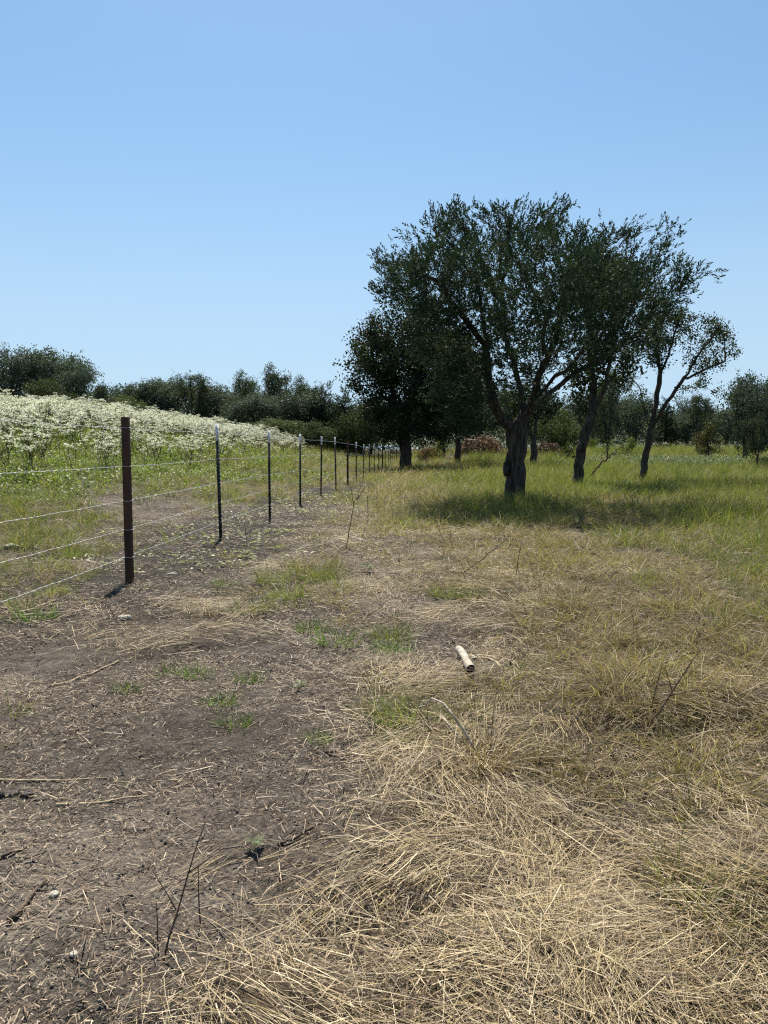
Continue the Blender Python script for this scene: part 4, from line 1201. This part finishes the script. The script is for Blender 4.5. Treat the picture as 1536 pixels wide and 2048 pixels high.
# ------------------------------------------------------------------ white-flowering weeds
def weed_bags(h, seed):
    rng = np.random.default_rng(seed)
    st, fl = Bag(), Bag()
    hb = h * rng.uniform(.34, .5)
    top = np.array([rng.normal(0, .04), rng.normal(0, .04), hb])
    sc = np.array((.085, .065, .035)) * rng.uniform(.8, 1.2)
    V, Fq = tube(np.stack([[0, 0, -.05], top * [.5, .5, .5], top]), [.010, .009, .007], 4); st.add(V, Fq, sc)
    ends = []
    nb = rng.integers(4, 6)
    for k in range(nb):
        a = k * 6.283 / nb + rng.normal(0, .3)
        sp = rng.uniform(.12, .34); hz_ = h * rng.uniform(.72, 1.0)
        s0 = top * rng.uniform(.75, 1)
        e = np.array([math.cos(a) * sp, math.sin(a) * sp, hz_])
        mid = s0 * .45 + e * .55 + np.array([math.cos(a), math.sin(a), 0]) * .04
        V, Fq = tube(np.stack([s0, mid, e]), [.006, .0045, .003], 3); st.add(V, Fq, sc * .9 + np.array([0, .03, 0]))
        ends.append(e)
        for q in range(1):
            e2 = mid + np.array([rng.normal(0, .10), rng.normal(0, .10), h * rng.uniform(.1, .28)])
            V, Fq = tube(np.stack([mid, e2]), [.004, .0025], 3); st.add(V, Fq, sc)
            ends.append(e2)
    for e in ends:
        for q in range(rng.integers(11, 16)):
            a = rng.uniform(0, 6.283)
            p = e + rng.normal(0, 1, 3) * [.05, .05, .018]
            d = unit(np.array([math.cos(a), math.sin(a), rng.uniform(-.25, .55)])); s = unit(np.cross(d, [0, 0, 1.]) + rng.normal(0, .3, 3))
            L, w = rng.uniform(.05, .095), rng.uniform(.013, .023)
            white = rng.random() < .8
            c = np.array((.64, .66, .57)) * rng.uniform(.9, 1.05) if white else np.array((.18, .24, .08)) * rng.uniform(.7, 1.2)
            fl.add([p, p + d * L * .5 + s * w, p + d * L, p + d * L * .5 - s * w], [[0, 1, 2, 3]], c)
    for q in range(22):
        t = rng.uniform(.35, 1.0); a = rng.uniform(0, 6.283)
        p = top * t + np.array([math.cos(a), math.sin(a), 0]) * rng.uniform(0, .12) * t + np.array([0, 0, rng.uniform(0, .25) * h * t])
        d = unit(np.array([math.cos(a), math.sin(a), rng.uniform(-.5, .6)])); s = unit(np.cross(d, [0, 0, 1.]))
        L, w = rng.uniform(.05, .10), rng.uniform(.009, .016)
        c = np.array((.13, .17, .05) if rng.random() < .75 else (.26, .18, .07)) * rng.uniform(.7, 1.3)
        st.add([p, p + d * L * .5 + s * w, p + d * L, p + d * L * .5 - s * w], [[0, 1, 2, 3]], c)
    return st, fl
protos = []
for k in range(5):
    st, fl = weed_bags(1.25 + .12 * (k % 3), 300 + k)
    for v, f in ((fl.V, fl.F),):
        st.V += fl.V; st.C += fl.C
        for n_, fs in fl.F.items(): st.F.setdefault(n_, []).extend([x + st.n for x in fs])
        st.n += fl.n
    protos.append(st.mesh('flowering_weed', M_flower))
n = 7000
X = RNG.uniform(-52, -3, n); Y = RNG.uniform(9, 72, n)
d = FX(X, Y)
edge = 7.0 + (noise(X / 2.2, Y / 2.2, 51) - .5) * 1.6 + (noise(X / .6, Y / .6, 53) - .5) * .8
m = (d > edge) & (X > -.56 * Y - 2) & (Y < 66 + noise(X / 3, Y / 3, 55) * 5) & (RNG.random(n) < .45 + .5 * smooth(0, 4, d - edge) * (.35 + .65 * PATCH(X, Y, 2.0, 121)))
X, Y = X[m], Y[m]
P = np.stack([X, Y, terrain(X, Y)], -1)
rest = np.ones(len(X), bool)
fy = 16 + 36 * (np.arange(58) / 58) ** 1.5 + RNG.uniform(-.3, .3, 58)
fd = 6.7 + (noise((fence_x(fy) - 7) / 2.2, fy / 2.2, 51) - .5) * 1.6 - RNG.uniform(-.3, 1.1, 58)
FP = np.stack([fence_x(fy) - fd, fy, terrain(fence_x(fy) - fd, fy)], -1)
scatter('white_flower_field', P[rest], RNG.uniform(0, 6.28, rest.sum()), tilts(rest.sum(), .08), RNG.uniform(.75, 1.3, rest.sum()) * (.72 + .28 * smooth(0, 2.5, FX(X, Y) - edge[m]))[rest], protos)
fp = []
for k in range(4):
    st, fl = weed_bags(1.1 + .1 * k, 400 + k)
    fp.append((st.mesh('stalk', M_flower), fl.mesh('bloom', M_flower)))
for q in range(len(FP)):
    a, b_ = fp[q % 4]
    r_ = link('flowering_weed', None, loc=FP[q], label='white-topped weed on a bare stalk in the front row of the flower field', cat='flowering weed', group='front row of white-flowering weeds')
    link('stalk', a, r_); link('bloom', b_, r_, kind='stuff')
    r_.rotation_euler = (0, 0, random.uniform(0, 6.28)); s = random.uniform(.7, 1.0); r_.scale = (s, s, s)
# a few white flowers in the far meadow on the right
cz = [pix(px, py) for px, py in ((1310, 902), (1345, 900), (1375, 899), (1450, 900), (1440, 906), (1465, 903))]
PP = []
for c in cz:
    for _ in range(9): PP.append([c[0] + random.gauss(0, 1.3), c[1] + random.gauss(0, 1.5), 0])
PP = np.array(PP); PP[:, 2] = terrain(PP[:, 0], PP[:, 1])
scatter('far_white_flowers', PP, RNG.uniform(0, 6.28, len(PP)), tilts(len(PP)), RNG.uniform(.5, .8, len(PP)), protos)

# ------------------------------------------------------------------ small things on the ground
def line_thing(name, label, cat, pts, r, mat=M_twig, group=None, extra=(), sides=6):
    """a stick or stalk: pts are world points"""
    pts = np.array(pts, float)
    base = pts[0].copy()
    def sub(p, rr, sd):
        p = np.array(p, float) - base
        t = np.concatenate([[0], np.cumsum(np.linalg.norm(np.diff(p, axis=0), axis=1))])
        n = max(4, int(t[-1] / .06))
        tt = np.linspace(0, t[-1], n)
        q = np.stack([np.interp(tt, t, p[:, k]) for k in range(3)], -1)
        q[1:-1] += RNG.normal(0, rr * .7, q[1:-1].shape)
        return capped(q, np.linspace(rr, rr * .45, n) * RNG.uniform(.85, 1.15, n), sd)
    b = Bag()
    V, Fs = sub(pts, r, sides); b.add(V, Fs)
    for e, rr in extra:
        V, Fs = sub(e, rr, 4); b.add(V, Fs)
    o = link(name, b.mesh(name, mat, True), loc=base, label=label, cat=cat, group=group)
    return o
def G(px, py, h=0.0):
    p = pix(px, py); p[2] = float(surf(p[0], p[1])) + h; return p
def up(base, px, py, dy=0.0): return pixY(px, py, base[1] + dy)

# bleached log
a, b = G(917, 1313, .045), G(944, 1364, .05)
ax = unit(b - a); L = np.linalg.norm(b - a)
log = link('log', None, loc=a, label='short bleached white log with a dark cut end lying in the straw', cat='log')
n = 14
P = np.linspace(0, 1, n)[:, None] * (b - a)[None] + np.stack([.008 * np.sin(np.linspace(0, 5, n)), 0 * np.arange(n), .004 * np.cos(np.linspace(0, 7, n))], -1)
V, Fq = tube(P, .023 * (1 + .07 * np.sin(np.linspace(0, 9, n))), 14, lambda P, an, R: 1 + .2 * (noise(an[None] * 2 + P[:, :1] * 9, P[:, 1:2] * 14, 4) - .5))
bb = Bag(); bb.add(V, Fq)
kn = P[8] + np.array([.03, 0, .012])
V2, F2 = capped(np.stack([kn, kn + np.array([.022, -.004, .01])]), [.012, .008], 6); bb.add(V2, F2)
link('bark', bb.mesh('bark', M_pale, True), log)
def disc(c, d, r, n=14):
    R = frames(np.array([d]), np.zeros(1))[0]
    an = np.arange(n) * 6.2832 / n
    ring = np.stack([np.cos(an) * r, np.sin(an) * r, 0 * an], -1) @ R.T + c
    return np.vstack([ring, [c + unit(d) * .002]]), [[k, (k + 1) % n, n] for k in range(n)]
for c, d_ in ((P[0], -ax), (P[-1], ax)):
    bb = Bag(); V, Fq = disc(c + d_ * .0015, d_, .0228); bb.add(V, Fq)
    link('cut_end', bb.mesh('cut_end', M_char if d_ is ax else M_pale), log)

SG = 'dead sticks lying on the bare soil'
for pts, r, lab in [
    ([(18, 1846), (60, 1806), (98, 1763)], .009, 'thick dark stick lying on the cracked soil, lower left'),
    ([(0, 1720), (38, 1702), (72, 1680)], .006, 'dark stick at the left edge above the thick one'),
    ([(112, 1612), (200, 1606), (296, 1596)], .006, 'long thin grey stick lying across the grey soil'),
    ([(556, 1690), (600, 1676), (640, 1656)], .006, 'brown stick beside the edge of the matted straw'),
    ([(650, 1508), (684, 1513), (712, 1512)], .008, 'short black stick on the bare soil'),
    ([(96, 1372), (180, 1350), (238, 1322)], .008, 'long pale straw-coloured stick left of the path'),
    ([(186, 1410), (198, 1418), (216, 1408)], .008, 'small curved dark twig on the path'),
    ([(0, 1562), (110, 1566), (215, 1560)], .005, 'straight pale stem lying at the left edge'),
    ([(790, 1150), (850, 1166), (905, 1170)], .007, 'dark twig lying between the soil and the dry grass'),
    ([(940, 1310), (985, 1330), (1010, 1350)], .008, 'bent grey stick right of the bleached log'),
]:
    line_thing('stick', lab, 'stick', [G(x, y, r * .9) for x, y in pts], r, M_dry if 'pale' in lab or 'grey' in lab else M_twig, SG)

# standing dead stalks
def stalk(lab, base, tip, r=.004, extra=(), mid=None, mat=M_twig, lean=0.0):
    b = G(*base, -.02)
    pts = [b]
    if mid: pts.append(up(b, *mid, dy=lean * .5))
    pts.append(up(b, *tip, dy=lean))
    ex = [([up(b, *e[0], dy=lean * .5), up(b, *e[1], dy=lean * .6)], r * .6) for e in extra]
    return line_thing('dead_stalk', lab, 'dead weed', pts, r, mat, 'standing dead weed stalks', ex, 5)
stalk('thin dark weed stalk leaning right over the soil, nearest the camera', (323, 1917), (411, 1643), .0032, [((352, 1820), (300, 1730)), ((378, 1745), (455, 1690))], mid=(368, 1775))
stalk('short upright dark twig beside the nearest leaning stalk', (318, 1905), (312, 1800), .0025)
stalk('thin upright twig right of the nearest leaning stalk', (402, 1855), (397, 1728), .0025)
stalk('tall thin stalk bending right beside the fence foot path', (692, 1100), (738, 966), .007, [((708, 1010), (700, 960)), ((715, 1000), (722, 965))], mid=(707, 1005))
stalk('upright thin stalk just right of the bending one', (736, 1046), (736, 966), .006)
stalk('slanting stalk at the foot of the bending one', (720, 1080), (737, 1040), .006)
stalk('long slanting stalk in the dry grass below the juniper shadow', (918, 1152), (1022, 1070), .006, mid=(965, 1118))
stalk('upright stalk beside the long slanting one', (1030, 1170), (1042, 1078), .005)
stalk('branching dark stalk leaning right in the dry grass', (1282, 1458), (1402, 1296), .005, [((1338, 1392), (1392, 1380)), ((1345, 1385), (1330, 1330)), ((1355, 1368), (1290, 1370))], mid=(1342, 1388))
stalk('thin stalk left of the branching one', (1300, 1432), (1326, 1322), .0035)
stalk('thin stalk above the branching one, leaning right', (1272, 1352), (1302, 1280), .004)
stalk('curved twig standing beside the second fence post', (494, 1090), (488, 1042), .006, [((491, 1070), (504, 1066))])
stalk('dark bent twig near the foot of the rusty post', (240, 1250), (213, 1210), .005)
stalk('stubby upright stick in the dry grass above the log', (1090, 1238), (1089, 1214), .012, mat=M_dry)
stalk('black dead stub right of the log', (1020, 1338), (1024, 1312), .007, [((1022, 1322), (1036, 1312)), ((1022, 1325), (1010, 1310))])
stalk('small twig in the bare ground below the last near post', (796, 1140), (800, 1104), .005)
stalk('thin forked twig near the dry grass edge', (885, 1132), (887, 1098), .005, [((886, 1118), (874, 1104))])
# bent dry stalk broken over
b0 = G(966, 1530, 0)
line_thing('bent_stalk', 'pale dry stalk broken over in a sharp bend below the log', 'dead weed', [b0, up(b0, 925, 1455, .05), up(b0, 893, 1412, .12), up(b0, 873, 1394, .16), G(838, 1440, .01)], .007, M_pale)
line_thing('straight_stalk', 'pale stalk standing beside the sharply bent one', 'dead weed', [G(950, 1525), up(b0, 915, 1465, .1), up(b0, 886, 1435, .2)], .005, M_pale)

# the dead tussock that the broken stalk stands in
bag = Bag()
for k in range(230):
    a = RNG.uniform(0, 6.283); le = RNG.uniform(.25, 1.45)
    p = np.array([math.cos(a), math.sin(a), 0]) * RNG.uniform(.02, .09)
    c = pick((.55, .42, .22), (.42, .30, .14), (.3, .2, .1), (.66, .54, .32))
    blade(bag, p, np.array([math.sin(le) * math.cos(a + RNG.normal(0, .3)), math.sin(le) * math.sin(a + RNG.normal(0, .3)), math.cos(le)]), RNG.uniform(.12, .42), RNG.uniform(.001, .0024), RNG.uniform(.3, 1.6), c * .8, c, 4)
link('dead_tussock', bag.mesh('dead_tussock', M_straw), loc=G(966, 1545), label='brown dead grass tussock with splayed stems below the broken stalk', cat='grass tussock')

# stones and clods
def lump(name, label, cat, px, py, r, mat, sq=(1, 1, .6), seed=0, group=None):
    c = G(px, py, r * sq[2] * .5)
    u_, v_ = np.meshgrid(np.linspace(0, 2 * math.pi, 13)[:-1], np.linspace(.06, math.pi - .06, 8))
    rr = r * (.75 + .6 * (noise(np.cos(u_) * 1.7 + 5, np.sin(u_) * 1.7 + v_ * 1.9, seed) - .3))
    V = np.stack([rr * np.cos(u_) * np.sin(v_) * sq[0], rr * np.sin(u_) * np.sin(v_) * sq[1], rr * np.cos(v_) * sq[2]], -1).reshape(-1, 3)
    i, j = np.meshgrid(np.arange(7), np.arange(12), indexing='ij')
    b = Bag(); b.add(V, np.stack([i * 12 + j, i * 12 + (j + 1) % 12, (i + 1) * 12 + (j + 1) % 12, (i + 1) * 12 + j], -1).reshape(-1, 4))
    b.add(V[-12:], [list(range(12))]); b.add(V[:12], [list(range(11, -1, -1))])
    return link(name, b.mesh(name, mat), loc=c, label=label, cat=cat, group=group)
lump('stone', 'small cream stone on the cracked soil, lower left', 'stone', 109, 1793, .016, M_stone, seed=1)
lump('stone', 'pale flat chip beside the bent twig near the rusty post', 'stone', 250, 1242, .05, M_stone, (1.3, .6, .5), 2)
lump('stone', 'white stone beyond the fence at the left edge', 'stone', 24, 1099, .09, M_stone, (1.5, .7, .5), 3)
lump('stone', 'small white stone between the first two posts', 'stone', 344, 1150, .04, M_stone, (1.3, .7, .5), 4)
lump('stone', 'tiny pale stone near the lower left corner', 'stone', 148, 1915, .011, M_stone, seed=5)
for k, (px, py, r, lab) in enumerate([(20, 1588, .035, 'dark clod of turned soil at the left edge'), (55, 1592, .024, 'smaller dark clod right of the one at the left edge'), (452, 1748, .013, 'dark clod right of the nearest leaning stalk'), (388, 1758, .012, 'dark clod at the middle of the nearest leaning stalk'),
                                      (402, 1140, .03, 'dark clod between the first two posts'), (50, 1414, .02, 'dark lump on the soil left of the path'), (338, 1905, .012, 'dark clod at the foot of the nearest leaning stalk'), (80, 1600, .018, 'dark clod beside the long thin grey stick')]):
    lump('clod', lab, 'clod', px, py, r, M_clod, (1.3, 1, .4), 20 + k)

# small leafy weed
b0 = G(510, 1702, 0)
bag = Bag()
for k in range(9):
    a = k * .75 + random.uniform(-.2, .2); L = random.uniform(.025, .045)
    d = np.array([math.cos(a), math.sin(a), random.uniform(.15, .6)]); s = unit(np.cross(d, [0, 0, 1.]))
    p = np.array([0, 0, .01 + .003 * k]); q = p + d * L * .5 + [0, 0, .008]; e = p + d * L
    w = L * .28
    bag.add([p, q + s * w, e, q - s * w, q - [0, 0, .004]], [[0, 1, 4], [1, 2, 4], [2, 3, 4], [3, 0, 4]], np.array((.13, .155, .085)) * random.uniform(.7, 1.5))
link('leafy_weed', bag.mesh('leafy_weed', M_leaf), loc=b0, label='small weed with broad pale green leaves on the bare soil', cat='weed')
for (px, py, lab) in [(494, 1116, 'flat leafy weed beyond the path by the second post'), (735, 1146, 'grey-green leafy weed above the large grass clump'), (600, 1382, 'small grey weed on the soil between the grass tufts')]:
    o = link('leafy_weed', bpy.data.objects['leafy_weed'].data, loc=G(px, py), label=lab, cat='weed')
    s = 2.4 if py < 1200 else 1.2; o.scale = (s, s, s); o.rotation_euler = (0, 0, px)

# green grass tufts on the bare ground, each a thing
TUFT = [src_tuft([(.11, .22, .04), (.15, .27, .05), (.22, .28, .07)], 120, .04, .12, .2, 1.2, 0, 'grass_tuft', w=(.0014, .003), rad=.08, dead=.04) for _ in range(3)]
TUFTB = [src_tuft([(.16, .25, .05), (.23, .29, .07), (.34, .32, .11)], 260, .08, .25, .2, 1.15, .1, 'grass_clump', w=(.0014, .003), rad=.17, dead=.18) for _ in range(3)]
for k, (px, py, s, big, lab) in enumerate([
    (342, 1346, 1.0, 0, 'left one of two green tufts side by side on the path'), (392, 1352, 1.0, 0, 'right one of two green tufts side by side on the path'),
    (497, 1364, .9, 0, 'dark green tuft right of the two side by side'), (440, 1408, 1.0, 0, 'green tuft in the middle of the bare soil'), (472, 1450, .9, 0, 'bright tuft just below the one in mid soil'),
    (638, 1482, .7, 0, 'small pale tuft alone on the soil toward the straw'), (252, 1384, .8, 0, 'thin brownish tuft left of the path'), (768, 1312, 1.1, 0, 'left small bright tuft above the log'), (797, 1310, 1.0, 0, 'right small bright tuft above the log'),
    (680, 1288, 1.7, 0, 'leafy green tuft at the end of the low grass line'), (625, 1262, 1.3, 0, 'low green tuft in the middle of the grass line'), (455, 1172, 1.2, 0, 'flat tuft left of the large grass clumps'),
    (505, 1222, .95, 1, 'rounded grass clump nearest the camera on the track'), (580, 1196, .95, 1, 'grass clump joining the rounded one on its right'), (545, 1168, 1.0, 1, 'left half of the large grass clump on the track'), (625, 1160, 1.25, 1, 'largest grass clump on the track'),
    (785, 1285, .8, 1, 'brownish upright grass clump left of the dry grass'), (790, 1490, .9, 0, 'dark green tuft at the edge of the straw'), (808, 1448, .8, 1, 'wide green clump at the left of the bent stalk'), (150, 1116, .9, 1, 'dark tufted clump beyond the wire, left of the rusty post'),
    (70, 1238, 1.9, 0, 'green clump at the left edge below the lowest wire'), (100, 1190, .7, 1, 'scrubby clump beyond the lowest wire'), (940, 1206, .6, 1, 'green clump at the edge of the dry grass'), (890, 1200, .7, 1, 'brown-green clump left of the dry grass edge')]):
    me = (TUFTB if big else TUFT)[k % 3]
    o = link('grass_tuft', me, loc=G(px, py), label=lab, cat='grass tuft', group='green tufts on the bare track')
    o.scale = (s, s, s); o.rotation_euler = (0, 0, k * 1.3)

# fallen limb beside the leaning tree
b0 = pix(1166, 968)
line_thing('fallen_limb', 'thin fallen limb slanting up to the right from the leaning trunk', 'branch', [b0, up(b0, 1195, 935), up(b0, 1222, 912), up(b0, 1246, 890)], .04, M_bark,
           extra=[([up(b0, 1214, 918), up(b0, 1216, 870)], .022), ([up(b0, 1195, 935), up(b0, 1204, 936)], .02), ([up(b0, 1225, 910), up(b0, 1262, 905)], .015)])


# what the countless coverings are
for nm, lab, cat in (
    ('far_woodland', 'dark far wood closing the horizon behind the nearer trees', 'wood'),
    ('matted_straw', 'flattened pale straw matted over the ground at lower right', 'straw'),
    ('straw_litter', 'short broken straw bits strewn over the bare track', 'straw'),
    ('soil_crumbs', 'small crumbs of dry earth on the bare track', 'soil'),
    ('twig_litter', 'dark broken twig bits strewn over the bare track', 'twigs'),
    ('dry_grass', 'leaning brown-olive dry grass right of the track', 'grass'),
    ('matted_dry_grass', 'low matted brown dry grass right of the track', 'grass'),
    ('green_grass', 'short yellow-green grass of the meadow', 'grass'),
    ('tall_grass', 'longer green grass around the feet of the trees', 'grass'),
    ('leafy_ground_cover', 'low leafy green cover between the fence and the white flowers', 'ground cover'),
    ('leaf_litter', 'dry pale leaves scattered along the fence line', 'leaves'),
    ('grey_green_weeds', 'patch of grey-green leafy weeds in the meadow on the right', 'weeds'),
    ('white_flower_field', 'field of tall white-flowering weeds on the slope at left', 'flowers'),
    ('far_white_flowers', 'few white flowers along the far edge of the right meadow', 'flowers')):
    o = bpy.data.objects[nm]
    o['label'], o['category'] = lab, cat
